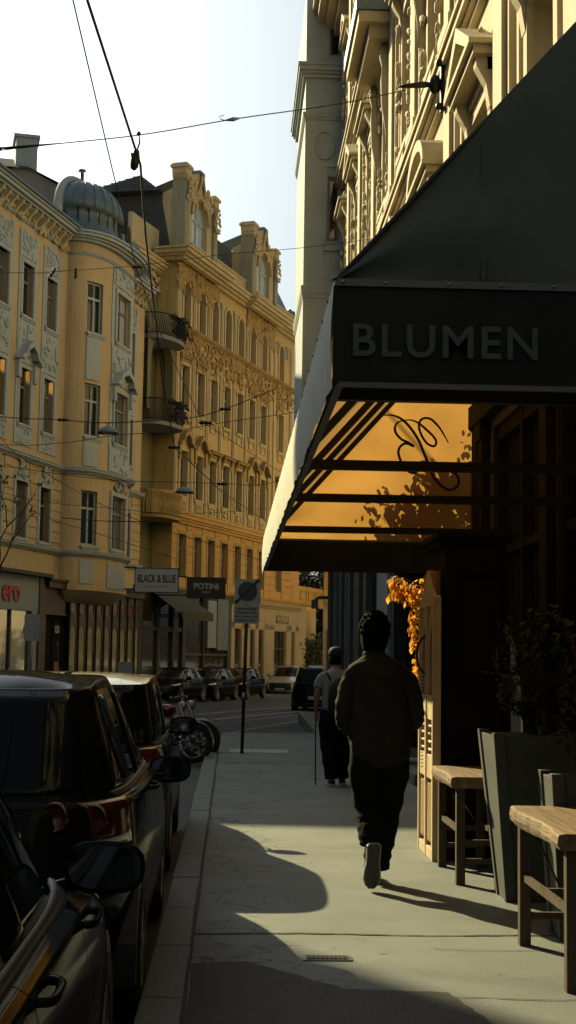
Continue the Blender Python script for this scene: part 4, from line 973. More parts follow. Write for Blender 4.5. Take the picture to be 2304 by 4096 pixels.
# far side of the junction
lvS = levels(4.4, 1.80, 1.45, belt=.94, rake_r=.85, rake_f=1.15, hl=1.15, tum=.2, nr=3.6)
for (x, y, lbl, pm) in ((-2.35, 59.6, 'dark parked car facing the camera, left of the three across the junction', 'car_dark'), (-.95, 63.9, 'dark parked car facing the camera, middle of the three across the junction', 'car_dark'), (.42, 68.3, 'dark parked car facing the camera, right of the three across the junction', 'car_dark')):
    make_car('parked_car', lbl, (x, y, gz(y)), R_(270-17), 4.4, 1.80, 1.45, pm, lv=lvS, nt=80, gl='glass')
make_car('parked_car', 'white parked car facing the camera beyond the driving suv', (3.1, 76.5, gz(76.5)), R_(270-14), 4.5, 1.84, 1.62, 'car_white', lv=levels(4.5, 1.84, 1.62, belt=1.0, rake_r=.4, rake_f=1.1), nt=80)
make_car('moving_suv', 'dark suv driving away on the far road behind the pedestrian in a cap', (3.35, 52.0, gz(52)-.05), R_(90-10), 4.5, 1.86, 1.64, 'car_dark', lv=levels(4.5, 1.86, 1.64, belt=1.04, rake_r=.35, rake_f=1.0, nr=4.6), nt=80, wr=.35, group=None)

# ================================================================== MOTORCYCLES
def moto(lbl, loc, rotz, tank):
    o = thing('motorcycle', lbl, 'motorcycle', loc, rotz, 'motorcycles parked in front of the small black car')
    R1 = .31
    for x in (.70, -.70):
        b = MB(); b.lathe([(R1-.085, -.05), (R1-.03, -.06), (R1, -.02), (R1, .02), (R1-.03, .06), (R1-.085, .05), (R1-.085, -.05)], (0, 0, 0), 32); b.v = [(a+x, e, c+R1) for a, c, e in b.v]
        wh = b.build('wheel', 'tyre', o); b = MB(); b.lathe([(R1-.08, -.02), (R1-.10, 0), (R1-.08, .02)], (0, 0, 0), 32); b.lathe([(.045, -.06), (.045, .06)], (0, 0, 0), 12)
        for k in range(7):
            a = 2*PI*k/7; b.tube([(.03*math.cos(a), .03*math.sin(a), 0), ((R1-.09)*math.cos(a+.2), (R1-.09)*math.sin(a+.2), 0)], .012, 5)
        b.lathe([(.08, .05), (.15, .05), (.15, .055), (.08, .055), (.08, .05)], (0, 0, 0), 24); b.v = [(a+x, e, c+R1) for a, c, e in b.v]; q = b.build('rim', 'rim', None); q.parent = wh; kids.setdefault(wh.name, []).append(q)
    b = MB()
    for sd in (-.09, .09): b.tube([(.70, sd, R1), (.47, sd, .92)], .022, 8); b.tube([(-.70, sd, R1), (-.2, sd, .36)], .02, 8)
    b.build_each('fork', 'steel', o)
    b = MB(); 
    for k in range(13):
        a = R_(20+k*11); 
    b.lathe([(R1+.02, -.055), (R1+.035, 0), (R1+.02, .055)], (0, 0, 0), 20, R_(15), R_(150)); b.v = [(a+.70, e, c+R1) for a, c, e in b.v]; b.build('mudguard', 'lead', o)
    b = MB(); loft(b, [(.02+.0, 0, .66, .20, .10), (.05, 0, .74, .25, .14), (.06, 0, .82, .23, .13), (.06, 0, .87, .12, .07)], 18); b.build('fuel_tank', tank, o)
    b = MB(); loft(b, [(-.42, 0, .70, .30, .10), (-.42, 0, .76, .33, .12), (-.44, 0, .80, .28, .10)], 16); b.build('seat', 'plastic', o)
    b = MB(); b.box(-.22, -.13, .28, .22, .13, .62); b.tube([(.1, .0, .45), (.32, 0, .62)], .09, 10); b.tube([(.0, .14, .3), (-.8, .18, .32)], .035, 8); b.build('engine', 'steel', o, bevel=.03)
    b = MB(); b.tube(cr_pts([(.36, -.36, .98), (.44, -.2, 1.0), (.46, 0, .96), (.44, .2, 1.0), (.36, .36, .98)], 4), .013, 7); b.tube([(.36, -.38, .98), (.35, -.26, 1.0)], .019, 7); b.tube([(.36, .38, .98), (.35, .26, 1.0)], .019, 7); b.build('handlebar', 'plastic', o)
    b = MB(); b.ball((.54, 0, .86), .07, .08, .08, 14); b.build('headlight', 'steel', o)
    for sd in (-1, 1):
        b = MB(); b.tube([(.40, sd*.27, 1.0), (.36, sd*.36, 1.13)], .006, 5); b.ball((.36, sd*.38, 1.15), .02, .06, .04, 10); b.build('mirror', 'iron', o)
    return o
moto('black motorcycle with bright front mudguard, nearer of the two by the sign pole', (-1.26, 21.9, -.12), R_(4), 'car_black')
moto('dark red motorcycle standing just behind the nearer motorcycle', (-1.15, 22.9, -.13), R_(-2), 'tail_red')

# ================================================================== SIGN POLE
sp = thing('parking_sign', 'no parking sign with a text plate on a slim pole beside the crossing', 'traffic sign', (.20, 22.6, 0))
b = MB(); b.tube([(0, 0, -.05), (.045, 0, 2.72)], .028, 12); b.build('pole', 'iron', sp)
b = MB(); b.tube([(.0118, 0, .85), (.0135, 0, .95)], .0295, 12); b.build('pole_band', 'sign_white', sp)
def rrect(w_, h, r=.035, n=5):
    out = []
    for cx, cy, a0 in ((w_/2-r, h/2-r, 0), (-w_/2+r, h/2-r, 90), (-w_/2+r, -h/2+r, 180), (w_/2-r, -h/2+r, 270)):
        for k in range(n+1): a = R_(a0+90*k/n); out.append((cx+r*math.cos(a), cy+r*math.sin(a)))
    return out
def tb(mb): mb.v = [(x, y, z) for x, y, z in mb.v]; return mb
pts = rrect(.415, .415); b = MB(); b.prism([(x+.045, z+2.53) for x, z in pts], -.045, -.035, 'y'); pl = b.build('sign_plate', 'sign_grey', sp)
b = MB(); b.prism([(.045+.155*math.cos(2*PI*k/40), 2.54+.155*math.sin(2*PI*k/40)) for k in range(40)], -.049, -.046, 'y'); q = b.build('sign_disc', 'sign_blue', None); q.parent = pl
b = MB(); v = [(-.235, -.165), (.16, .235)]; d = Vector((v[1][0]-v[0][0], v[1][1]-v[0][1])).normalized(); nn = Vector((-d.y, d.x))*.024
bar = []
for k in range(9): a = math.atan2(d.y, d.x)-PI/2+PI*k/8; bar.append((.215+.024*math.cos(a), 2.715+.024*math.sin(a)))
for k in range(9): a = math.atan2(d.y, d.x)+PI/2+PI*k/8; bar.append((-.14+.024*math.cos(a), 2.36+.024*math.sin(a)))
b.prism(bar, -.056, -.0505, 'y'); q = b.build('sign_bar', 'sign_black', None); q.parent = pl
pts = rrect(.405, .285); b = MB(); b.prism([(x+.035, z+2.175) for x, z in pts], -.045, -.035, 'y'); pl2 = b.build('text_plate', 'sign_white', sp)
for i, (s_, sz) in enumerate((('gebührenpflichtig', .052), ('Parkdauer: 1,5 Std.', .050), ('Mo.-Fr.(werkt.) v. 8-18h', .044), ('Sa.(werkt.) v. 8-12h', .044))):
    q = textmesh(None, s_, sz, Matrix.Translation((.035, -.048, 2.265-i*.06)) @ Matrix.Rotation(PI/2, 4, 'X'), 'sign_black', 'lettering', None, .0008, .0012, .86); q.parent = pl2
# back-turned sign at far left
sb = thing('road_sign', 'grey back of a rectangular road sign on a post before the red lettered shop', 'road sign', (-5.55, 40.0, gz(40)))
b = MB(); b.tube([(0, 0, 0), (0, 0, 2.95)], .035, 10); b.build('pole', 'steel', sb)
b = MB(); b.prism([(x, z+2.5) for x, z in rrect(.42, .75, .05)], -.06, -.05, 'y'); b.prism([(.26*math.cos(2*PI*k/28)-.0, 2.42+.26*math.sin(2*PI*k/28)) for k in range(28)], .04, .05, 'y'); b.build('sign_plate', 'sign_grey', sb)
b = MB(); b.box(-.2, -.03, 2.3, .2, -.01, 2.33); b.box(-.2, -.03, 2.7, .2, -.01, 2.73); b.build_each('bracket', 'steel', sb)
M['pier_plaster'] = stucco('pier_plaster', (.38, .35, .22), (.44, .40, .27), (.2, .17, .1), .5)
# ================================================================== FACADE KIT (local x along the facade, -y towards the street)
def wall(mb, mapf, u0, u1, z0, z1, ops, depth=.28, du=None):
    """ops: (ua, ub, za, zb, arch)"""
    us = {u0, u1}; zs_ = {z0, z1}
    for o in ops:
        us |= {max(u0, min(u1, o[0])), max(u0, min(u1, o[1]))}; zs_ |= {max(z0, min(z1, o[2])), max(z0, min(z1, o[3]))}
    if du:
        k = int((u1-u0)/du)+1
        for i in range(k+1): us.add(u0+(u1-u0)*i/k)
    us = sorted(us); us = [u for i, u in enumerate(us) if i == 0 or u-us[i-1] > 1e-5]; zs_ = sorted(zs_)
    P = lambda u, z, d=0.: (*mapf(u, d), z)
    for i in range(len(us)-1):
        a, b_ = us[i], us[i+1]; m_ = (a+b_)/2; zr = None
        for j in range(len(zs_)-1):
            c, d = zs_[j], zs_[j+1]; q = (c+d)/2
            inside = any(o[0] < m_ < o[1] and o[2] < q < o[3] for o in ops)
            if not inside and zr is None: zr = c
            if (inside or j == len(zs_)-2) and zr is not None:
                top = c if inside else d
                if top > zr: mb.quad(P(a, zr), P(b_, zr), P(b_, top), P(a, top))
                zr = None
    for o in ops:
        ua, ub, za, zb = o[:4]; arch = len(o) > 4 and o[4]; zt = zb-(ub-ua)/2*1.0 if arch else zb
        mb.quad(P(ua, za), P(ua, zt), P(ua, zt, depth), P(ua, za, depth)); mb.quad(P(ub, zt), P(ub, za), P(ub, za, depth), P(ub, zt, depth))
        mb.quad(P(ub, za), P(ua, za), P(ua, za, depth), P(ub, za, depth))
        if not arch: mb.quad(P(ua, zb), P(ub, zb), P(ub, zb, depth), P(ua, zb, depth))
        else:
            um = (ua+ub)/2; r = (ub-ua)/2; n = 12
            arc = [(um-r*math.cos(PI*k/n), zt+r*math.sin(PI*k/n)) for k in range(n+1)]
            for k in range(n):
                (a, c), (b_, d) = arc[k], arc[k+1]
                mb.quad(P(a, c), P(b_, d), P(b_, zb), P(a, zb)); mb.quad(P(b_, d), P(a, c), P(a, c, depth), P(b_, d, depth))
flat = lambda y0=0.: (lambda u, d: (u, y0+d))
_wc = {}
def window(root, mapf, op, depth=.2, frame='win_grey', glass='glass', kind='cross', sill='grey_plaster', surround=None, ped=None, name='window', sillw=.1):
    ua, ub, za, zb = op[:4]; arch = len(op) > 4 and op[4]
    A = Vector(mapf(ua, depth)); B = Vector(mapf(ub, depth)); W_ = (B-A).length; H_ = zb-za; c = (A+B)/2; ang = math.atan2((B-A).y, (B-A).x)
    key = (round(W_, 2), round(H_, 2), arch, frame, glass, kind, sill, surround, ped, round(depth, 2))
    if key not in _wc:
        b = MB(); f = .065; h = W_/2
        zt = H_-(h if arch else 0)
        b.box(-h, -.03, 0, -h+f, .05, zt); b.box(h-f, -.03, 0, h, .05, zt); b.box(-h+f, -.03, 0, h-f, .05, f)
        if not arch: b.box(-h+f, -.03, H_-f, h-f, .05, H_)
        else:
            n = 12
            for k in range(n):
                a0, a1 = PI*k/n, PI*(k+1)/n; q = []
                for y in (-.03, .05):
                    for rr in (h, h-f):
                        for a in (a0, a1): q.append((-rr*math.cos(a), y, zt+rr*math.sin(a)))
                b.add(q, [(0, 1, 3, 2), (4, 6, 7, 5), (2, 3, 7, 6)])
        tr = H_*.68 if not arch else zt*.95
        if kind != 'plain':
            b.box(-h+f, -.045, tr-.045, h-f, .04, tr+.045)
            b.box(-.035, -.04, f, .035, .045, tr-.045)
            if kind == 'cross': b.box(-.02, -.03, tr+.045, .02, .04, (H_-f) if not arch else H_-.02)
        w0 = b.build(name, frame, None); ch = []
        p_ = MB()
        if arch: 
            pts = [(-h, .0), (h, .0)]+[(h*math.cos(PI*k/14), zt+h*math.sin(PI*k/14)) for k in range(15)]
            p_.add([(x, .02, z) for x, z in pts], [tuple(range(len(pts)))])
        else: p_.quad((-h, .02, 0), (h, .02, 0), (h, .02, H_), (-h, .02, H_))
        ch.append(p_.build('pane', glass, w0))
        if sill:
            s_ = MB(); s_.box(-h-.12, -depth-sillw, -.12, h+.12, -depth+.0+.03, -.03); s_.box(-h-.06, -depth-sillw*.6, -.2, h+.06, -depth+.03, -.12); s_.box(-h+.002, -depth+.03, -.03, h-.002, .02, -.004); ch.append(s_.build('sill', sill, w0))
        if surround:
            s_ = MB(); e = .16; d0, d1 = -depth-.06, -depth+.01
            s_.box(-h-e, d0, -.0, -h-.004, d1, zt if arch else H_+.004); s_.box(h+.004, d0, -.0, h+e, d1, zt if arch else H_+.004)
            if not arch: s_.box(-h-e, d0, H_+.004, h+e, d1, H_+.004+e)
            else:
                n = 12
                for k in range(n):
                    a0, a1 = PI*k/n, PI*(k+1)/n; q = []
                    for y in (d0, d1):
                        for rr in (h+e, h+.004):
                            for a in (a0, a1): q.append((-rr*math.cos(a), y, zt+rr*math.sin(a)))
                    s_.add(q, [(0, 1, 3, 2), (4, 6, 7, 5), (2, 3, 7, 6), (0, 4, 5, 1)])
            ch.append(s_.build('surround', surround, w0))
        if ped:
            s_ = MB(); kd, pm, dp = ped; zb_ = H_+.32; d0 = -depth
            if kd in ('flat', 'tri', 'seg'):
                s_.box(-h-.2, d0-dp*.35, zb_-.14, h+.2, d0+.01, zb_); s_.box(-h-.30, d0-dp, zb_, h+.30, d0+.01, zb_+.09); s_.box(-h-.36, d0-dp-.06, zb_+.09, h+.36, d0+.01, zb_+.15)
                for sx in (-1, 1):
                    x0 = sx*(h+.12); s_.prism([(d0, zb_-.6), (d0-dp*.25, zb_-.55), (d0-dp*.4, zb_-.3), (d0-dp*.8, zb_-.1), (d0-dp*.85, zb_-.0), (d0, zb_-.0)], x0-.08, x0+.08, 'x')
            if kd == 'tri':
                s_.prism([(-h-.36, zb_+.15), (-h-.1, zb_+.15), (0, zb_+.48), (h+.1, zb_+.15), (h+.36, zb_+.15), (0, zb_+.66)], d0-dp-.06, d0+.01, 'y')
                s_.prism([(-h-.1, zb_+.15), (h+.1, zb_+.15), (0, zb_+.48)], d0-.08, d0+.01, 'y')
            if kd == 'seg':
                o_ = [(-(h+.36)*math.cos(PI*k/10), zb_+.15+.5*math.sin(PI*k/10)) for k in range(11)]; i_ = [((h+.2)*math.cos(PI*k/10), zb_+.15+.34*math.sin(PI*k/10)) for k in range(11)]
                s_.prism(o_+i_, d0-dp-.05, d0+.01, 'y')
            if kd == 'bonnet':
                o_ = [(-h-.45, zb_-.1), (-h-.40, zb_+.05), (-h-.1, zb_+.12), (-h+.05, zb_+.45), (0, zb_+.70), (h-.05, zb_+.45), (h+.1, zb_+.12), (h+.40, zb_+.05), (h+.45, zb_-.1)]
                i_ = [(x*.8, zb_-.1+(z-zb_+.1)*.72-.0) for x, z in reversed(o_)]
                s_.prism(o_+i_, d0-dp, d0+.01, 'y')
                for sx in (-1, 1): s_.box(sx*(h+.22)-.12, d0-.16, zb_-.75, sx*(h+.22)+.12, d0+.01, zb_-.1)
            ch.append(s_.build('pediment', pm, w0))
        _wc[key] = (w0, ch)
        w0.parent = root; w0.location = (c.x, c.y, za); w0.rotation_euler = (0, 0, ang); return w0
    w0, ch = _wc[key]; w = w0.copy(); col.objects.link(w); w.parent = root; w.location = (c.x, c.y, za); w.rotation_euler = (0, 0, ang)
    for q in ch: r = q.copy(); col.objects.link(r); r.parent = w
    return w
def blobs(mb, x0, x1, z0, z1, y, n, r, seed=0, mapf=None, dens=None):
    rnd = random.Random(seed)
    for i in range(n):
        x = rnd.uniform(x0, x1); z = rnd.uniform(z0, z1)
        if dens and rnd.random() > dens(x, z): continue
        rr = r*rnd.uniform(.5, 1.3); mt = Matrix.Rotation(rnd.uniform(0, PI), 3, 'Y'); X, Y = mapf(x, y) if mapf else (x, y)
        mb.ball((X, Y, z), rr*rnd.uniform(.35, .6), rr*.45, rr*rnd.uniform(.9, 1.6), 6, mt)
def band(mb, prof, path): return mb.sweep(prof, path)
def mould(z, d, h, steps=((0, .35), (.25, .6), (.45, .85), (.8, 1.0))):
    """cornice section (out, z) polygon of height h and depth d, bottom at z"""
    out = [(-.02, z)]; 
    for i, (t, k) in enumerate(steps):
        out += [(d*k, z+h*t), (d*k, z+h*(steps[i+1][0] if i+1 < len(steps) else 1))]
    return out+[(-.02, z+h)]

# ================================================================== YELLOW HOUSE WITH THE BOW WINDOW
P1 = (-6.159, 56.35); A1 = R_(90-15.8)
yh = thing('yellow_house', 'orange and grey plastered corner house with a curved bay and domed lead dormer, left edge', 'house', (*P1, 0), A1)
F0 = flat()
BC, BW, BD = 1.05, 2.85, 1.22
def bay(u, d):  # u angle 0..PI from left to right
    cx, sy = -math.cos(u), math.sin(u); return (BC+(BW-d)*sgnpow(cx, .8), -(BD-d)*sgnpow(sy, .8))
def plan(out=0., s0=-13.2, s1=7.25, n=22):
    L = [(s0, 0), (BC-BW-.001, 0)]+[bay(PI*k/n, -0) for k in range(1, n)]+[(BC+BW, 0), (s1, 0)]
    return L
rows = [(5.65, 7.65), (9.75, 11.75), (13.7, 15.6)]
cols = [-12.0, -9.8, -7.65, -5.5, -3.35, 5.45]
ops = [(c-.48, c+.48, a, b_) for c in cols for a, b_ in rows]
b = MB(); wall(b, F0, -13.2, BC-BW, 4.3, 17.9, ops, .25); wall(b, F0, BC+BW, 7.25, 3.9, 17.9, ops, .25)
bu = [(.52, 1.0), (1.42, 1.86)]   # two bay windows
bops = [(u0, u1, a, b_) for (u0, u1) in bu for a, b_ in ((5.7, 7.8), (9.95, 12.0), (14.05, 16.05))]
wall(b, bay, 0, PI, 3.95, 17.9, bops, .22, .12)
b.quad((7.25, 0, -1), (7.25, 9, -1), (7.25, 9, 18), (7.25, 0, 18)); b.quad((-13.2, 0, -1), (-13.2, 9, -1), (-13.2, 9, 18), (-13.2, 0, 18)); b.quad((-13.2, 9, -1), (7.25, 9, -1), (7.25, 9, 18), (-13.2, 9, 18))
# bulging underside of the bay
for k in range(5):
    for i in range(20):
        q = []
        for kk, ii in ((k, i), (k, i+1), (k+1, i+1), (k+1, i)):
            u = PI*ii/20; t = kk/5; x, y = bay(u, 0); q.append((BC+(x-BC)*(1-.25*t), y*(1-t), 3.95-.5*math.sin(t*PI/2)))
        b.quad(*q)
b.build('wall', 'orange_plaster', yh)
gl = ['glass_curtain', 'glass_curtain', 'glass', 'glass', 'glass_curtain']
for i, c in enumerate(cols):
    for j, (a, b_) in enumerate(rows):
        pd = ('bonnet', 'grey_plaster', .35) if (j == 1 and i in (1, 3)) else None
        window(yh, F0, (c-.48, c+.48, a, b_), .2, 'win_grey', gl[(i*2+j) % 5], 'cross', 'grey_plaster', 'grey_plaster', pd)
for u0, u1, a, b_ in bops:
    first = u0 < 1
    window(yh, bay, (u0, u1, a, b_), .17, 'win_white' if first else 'win_grey', 'glass' if first else ('glass_blind' if a > 13 else 'glass_curtain'), 'cross', 'grey_plaster', None if first else 'grey_plaster', ('bonnet', 'grey_plaster', .35) if (not first and 9 < a < 10) else None)
# grey stucco panels around the window columns, orange shows between them
for i, c in enumerate(cols):
    b = MB(); w_ = .80
    for z0, z1 in ((8.95, 9.53), (11.95, 13.48), (15.8, 16.75)): b.box(c-w_, -.045, z0, c+w_, .0, z1)
    for z0, z1 in ((9.53, 11.95), (13.48, 15.8)): b.box(c-w_, -.042, z0, c-.645, .0, z1); b.box(c+.645, -.042, z0, c+w_, .0, z1)
    b.box(c-.66, -.04, 5.2, c-.50, 0, 7.9); b.box(c+.50, -.04, 5.2, c+.66, 0, 7.9); b.box(c-.5, -.04, 7.84, c+.5, 0, 8.0)
    b.build('stucco_panel', 'grey_plaster', yh)
    b = MB(); blobs(b, c-.62, c+.62, 12.1, 13.3, -.05, 26, .13, i); blobs(b, c-.6, c+.6, 15.85, 16.7, -.05, 34, .12, i+9); blobs(b, c-.5, c+.5, 9.0, 9.5, -.05, 14, .1, i+20); blobs(b, c-.32, c+.32, 7.8, 8.5, -.06, 22, .13, i+30)
    b.build('ornament', 'grey_plaster', yh)
def baypanel(u0, u1, z0, z1, m_, o=.05):
    b = MB(); n = 6
    for i in range(n):
        a, c = u0+(u1-u0)*i/n, u0+(u1-u0)*(i+1)/n
        p, q = bay(a, -o), bay(c, -o); b.quad((*p, z0), (*q, z0), (*q, z1), (*p, z1)); p2, q2 = bay(a, 0), bay(c, 0)
        b.quad((*p, z1), (*q, z1), (*q2, z1), (*p2, z1)); b.quad((*p2, z0), (*q2, z0), (*q, z0), (*p, z0))
    for a in (u0, u1): p, p2 = bay(a, -o), bay(a, 0); b.quad((*p, z0), (*p2, z0), (*p2, z1), (*p, z1))
    return b.build('stucco_panel', m_, yh)
for z0, z1 in ((8.75, 9.7), (12.15, 13.8)): baypanel(.55, .95, z0, z1, 'grey_plaster')
for z0, z1 in ((8.75, 9.72), (12.3, 13.82), (16.3, 17.0)): baypanel(1.30, 1.98, z0, z1, 'grey_plaster')
for z0, z1 in ((9.72, 12.3), (13.82, 16.3)): baypanel(1.28, 1.36, z0, z1, 'grey_plaster', .03); baypanel(1.92, 2.02, z0, z1, 'grey_plaster', .03)
for a, b_, z0, z1 in ((.55, .95, 4.2, 5.1), (1.35, 1.95, 4.1, 5.1)): baypanel(a, b_, z0, z1, 'grey_plaster', .03)
b = MB(); blobs(b, 1.36, 1.9, 12.4, 13.7, -.06, 30, .13, 50, bay); blobs(b, 1.36, 1.9, 16.3, 17.0, -.06, 24, .12, 51, bay); blobs(b, 1.4, 1.85, 8.8, 9.6, -.06, 16, .12, 52, bay); blobs(b, 1.42, 1.85, 8.0, 8.6, -.06, 20, .13, 53, bay)
b.build('ornament', 'grey_plaster', yh)
# string courses and main cornice following the bow
pl = plan()
for z, d, h in ((5.25, .20, .20), (8.42, .26, .24), (17.05, .12, .12)):
    b = MB(); band(b, mould(z, d, h), pl); b.build('string_course', 'grey_plaster', yh)
b = MB(); band(b, mould(17.56, .62, .34), pl); b.build('cornice', 'grey_plaster', yh)
b = MB()
x = -13.
while x < 7:
    if not (BC-BW-.4 < x < BC+BW+.3): b.prism([(0, 17.1), (-.12, 17.15), (-.22, 17.3), (-.40, 17.46), (-.44, 17.56), (0, 17.56)], x-.06, x+.06, 'x')
    x += .55
blobs(b, -13, BC-BW-.2, 17.05, 17.4, -.12, 150, .12, 77); blobs(b, 4.1, 7.1, 17.05, 17.4, -.12, 30, .12, 78)
b.build('bracket', 'yellow_plaster', yh)
# rustication grooves on the first floor
b = MB(); zz_ = 5.7
while zz_ < 8.3:
    segs = [(-13.2, BC-BW)]; 
    for x0, x1 in ((-13.2, -12.7), (-11.3, -10.5), (-9.1, -8.35), (-6.95, -6.2), (-4.8, -4.05), (-2.65, -1.85), (4.0, 4.75), (6.15, 7.25)): b.box(x0, -.035, zz_, x1, 0, zz_+.36)
    zz_ += .40
b.build('rustication', 'orange_plaster', yh)
# roof, gutter, bay dormer
b = MB(); b.quad((-13.4, -.6, 17.93), (7.4, -.6, 17.93), (7.2, 1.0, 18.95), (-13.4, 1.0, 18.95)); b.box(-13.4, -.72, 17.9, BC-BW-.3, -.6, 17.98); b.build('gutter_skirt', 'lead', yh)
b = MB(); b.quad((-13.4, 1.0, 18.95), (7.2, 1.0, 18.95), (6.8, 3.6, 19.8), (-13.4, 3.6, 19.8)); b.quad((-13.4, 3.6, 19.8), (6.8, 3.6, 19.8), (7.2, 9, 18.9), (-13.4, 9, 18.9)); b.add([(7.2, 1, 18.95), (7.2, 9, 18.9), (6.8, 3.6, 19.8)], [(0, 1, 2)]); b.build('roof', 'tile', yh)
b = MB(); b.add([(-5.0, 1.6, 19.40), (-3.7, 1.6, 19.40), (-3.7, 2.7, 19.85), (-5.0, 2.7, 19.85)], [(0, 1, 2, 3)]); b.build('skylight', 'glass_blind', yh)
b = MB(); nn = 28
prof = [(2.5, 17.93), (2.45, 18.1), (2.1, 18.35), (1.78, 18.65), (1.70, 19.0), (1.70, 19.32), (2.0, 19.28), (1.98, 19.6), (1.82, 20.0), (1.5, 20.35), (1.0, 20.62), (.5, 20.74), (.02, 20.78)]
vs = []
for r_, z in prof:
    for k in range(nn+1):
        a = PI+PI*k/nn; rib = 1+.006*abs(math.sin(a*9)); vs.append((BC+r_*rib*1.12*math.cos(a), .5+r_*rib*(.75 if z > 18.6 else .72)*math.sin(a), z))
b.add(vs, [(j*(nn+1)+k, j*(nn+1)+k+1, (j+1)*(nn+1)+k+1, (j+1)*(nn+1)+k) for j in range(len(prof)-1) for k in range(nn)], True)
b.build('dormer_dome', 'lead', yh)
b = MB()
for k in range(13):
    a = PI+PI*k/12; b.tube([(BC+r_*1.15*math.cos(a), .5+r_*.77*math.sin(a), z) for r_, z in prof[6:]], .018, 5)
b.tube([(BC+1.82*1.12*math.cos(PI+PI*k/20), .5+1.82*.76*math.sin(PI+PI*k/20), 19.42+.08*math.sin(k*1.3)) for k in range(21)], .07, 6)
b.build('dome_rib', 'lead', yh)
b = MB(); b.tube([(BC-2.3, .75, 18.1)]+[(BC-2.28*math.cos(PI*k/16), .75, 18.9+1.95*math.sin(PI*k/16)**.8) for k in range(17)]+[(BC+2.3, .75, 18.1)], .2, 8); b.build('dome_arch', 'oriel_plaster', yh)
b = MB()
for k in range(9):
    a = R_(200+k*17); x, y = BC+1.74*1.12*math.cos(a), .5+1.74*.75*math.sin(a); b.tube([(x, y, 18.7), (x, y, 19.28)], .05, 5)
b.build_each('louvre', 'tile', yh)
b = MB(); b.lathe([(.34, 0), (.42, .03), (.42, .12), (.34, .12), (.32, .04), (0, .04)], (0, 0, 0), 20); R3 = Matrix.Rotation(R_(10), 3, 'Z') @ Matrix.Rotation(PI/2, 3, 'X'); b.v = [tuple(R3 @ Vector(v)+Vector((BC+1.35, -.82, 19.0))) for v in b.v]; b.build('round_window', 'tile', yh)
b = MB(); b.box(3.6, -.2, 17.98, 5.8, 1.4, 19.5); b.box(5.8, -.1, 17.98, 7.1, 1.2, 18.9); b.build_each('roof_box', 'lead', yh)
# --- ground floor
gz1 = -.55
b = MB(); b.box(-13.2, .4, gz1, 7.25, .6, 4.3); b.build('ground_floor_core', 'bare_plaster', yh)
b = MB(); b.box(-13.2, -.18, 3.02, -3.98, .0, 4.28); b.box(-4.42, -.16, gz1, -3.98, .35, 3.02); b.build('fascia', 'sign_white', yh)
b = MB(); b.box(-13.2, -.5, 4.29, -3.4, .05, 4.42); b.build('shop_cornice', 'tile', yh)
textmesh(None, 'ero', 1.05, tmtx(-6.42, -.20, 3.66), 'sign_red', 'red_lettering', yh, .02, .03, 1.0)
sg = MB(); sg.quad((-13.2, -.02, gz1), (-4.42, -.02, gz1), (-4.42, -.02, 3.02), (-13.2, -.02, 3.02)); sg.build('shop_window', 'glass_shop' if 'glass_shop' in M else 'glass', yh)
b = MB()
for x in (-11, -9, -7.4, -6.2): b.box(x, -.08, gz1, x+.12, 0.0, 3.02)
b.build_each('shop_window_post', 'tile', yh)
b = MB(); b.box(-3.98, -.22, gz1, -3.35, .35, 4.28); b.box(-3.35, -.1, 3.05, -1.15, .35, 3.95); b.box(-3.4, -.34, 3.95, 7.25, .3, 4.2); b.box(-3.4, -.42, 4.2, 7.25, .3, 4.3); b.box(-3.35, -.14, 2.95, -1.15, -.1, 3.05)
b.build('shop_woodwork', 'shop_wood', yh, bevel=.01)
b = MB(); b.box(-3.35, .05, gz1, -1.15, .2, 3.05); b.box(-3.2, 0, .1, -2.4, .05, 2.8); b.box(-2.2, 0, .1, -1.4, .05, 2.8); b.build('street_door', 'dark_wood', yh, bevel=.01)
b = MB(); b.box(-2.0, -.03, .0, -1.55, .0, 1.2); b.build('notice', 'red_wood', yh)
b = MB(); b.prism([(x-1.85, z+2.42) for x, z in rrect(.40, .28, .05)], -.05, -.02, 'y'); npl = b.build('house_number', 'sign_white', yh)
q = textmesh(None, '121', .19, tmtx(-1.85, -.055, 2.43), 'sign_black', 'lettering', None, .002, .004, .9); q.parent = npl
# arcade of nine narrow arched lights
sp_ = .93; x0 = -1.05
b = MB(); a_ops = []
for k in range(9):
    x = x0+k*sp_+.18; a_ops.append((x, x+.58, gz1+.45, 2.62, True)); a_ops.append((x+.03, x+.55, 3.12, 3.62))
wall(b, flat(-.18), x0, 7.25, gz1, 3.95, a_ops, .03); b.build('arcade', 'shop_wood', yh)
b = MB()
for k in range(10): x = x0+k*sp_+.02; b.lathe([(.08, gz1), (.06, gz1+.2), (.045, gz1+.3), (.04, 2.9), (.06, 3.0), (.07, 3.1), (.05, 3.15), (.045, 3.8), (.07, 3.95)], (x, -.2, 0), 10)
b.build_each('column', 'shop_wood', yh)
for k in range(9):
    for z0, z1, ar in ((gz1+.45, 2.62, True), (3.12, 3.62, False)):
        x = x0+k*sp_+.18+(0 if ar else .03); ww = .58 if ar else .52
        b = MB()
        if ar: pts = [(x, z0), (x+ww, z0)]+[(x+ww/2+ww/2*math.cos(PI*i/12), z1-ww/2+ww/2*math.sin(PI*i/12)) for i in range(13)]; b.add([(a, -.155, c) for a, c in pts], [tuple(range(len(pts)))])
        else: b.quad((x, -.155, z0), (x+ww, -.155, z0), (x+ww, -.155, z1), (x, -.155, z1))
        b.build('arched_light' if ar else 'top_light', 'glass_warm' if ar else 'glass_amber', yh)

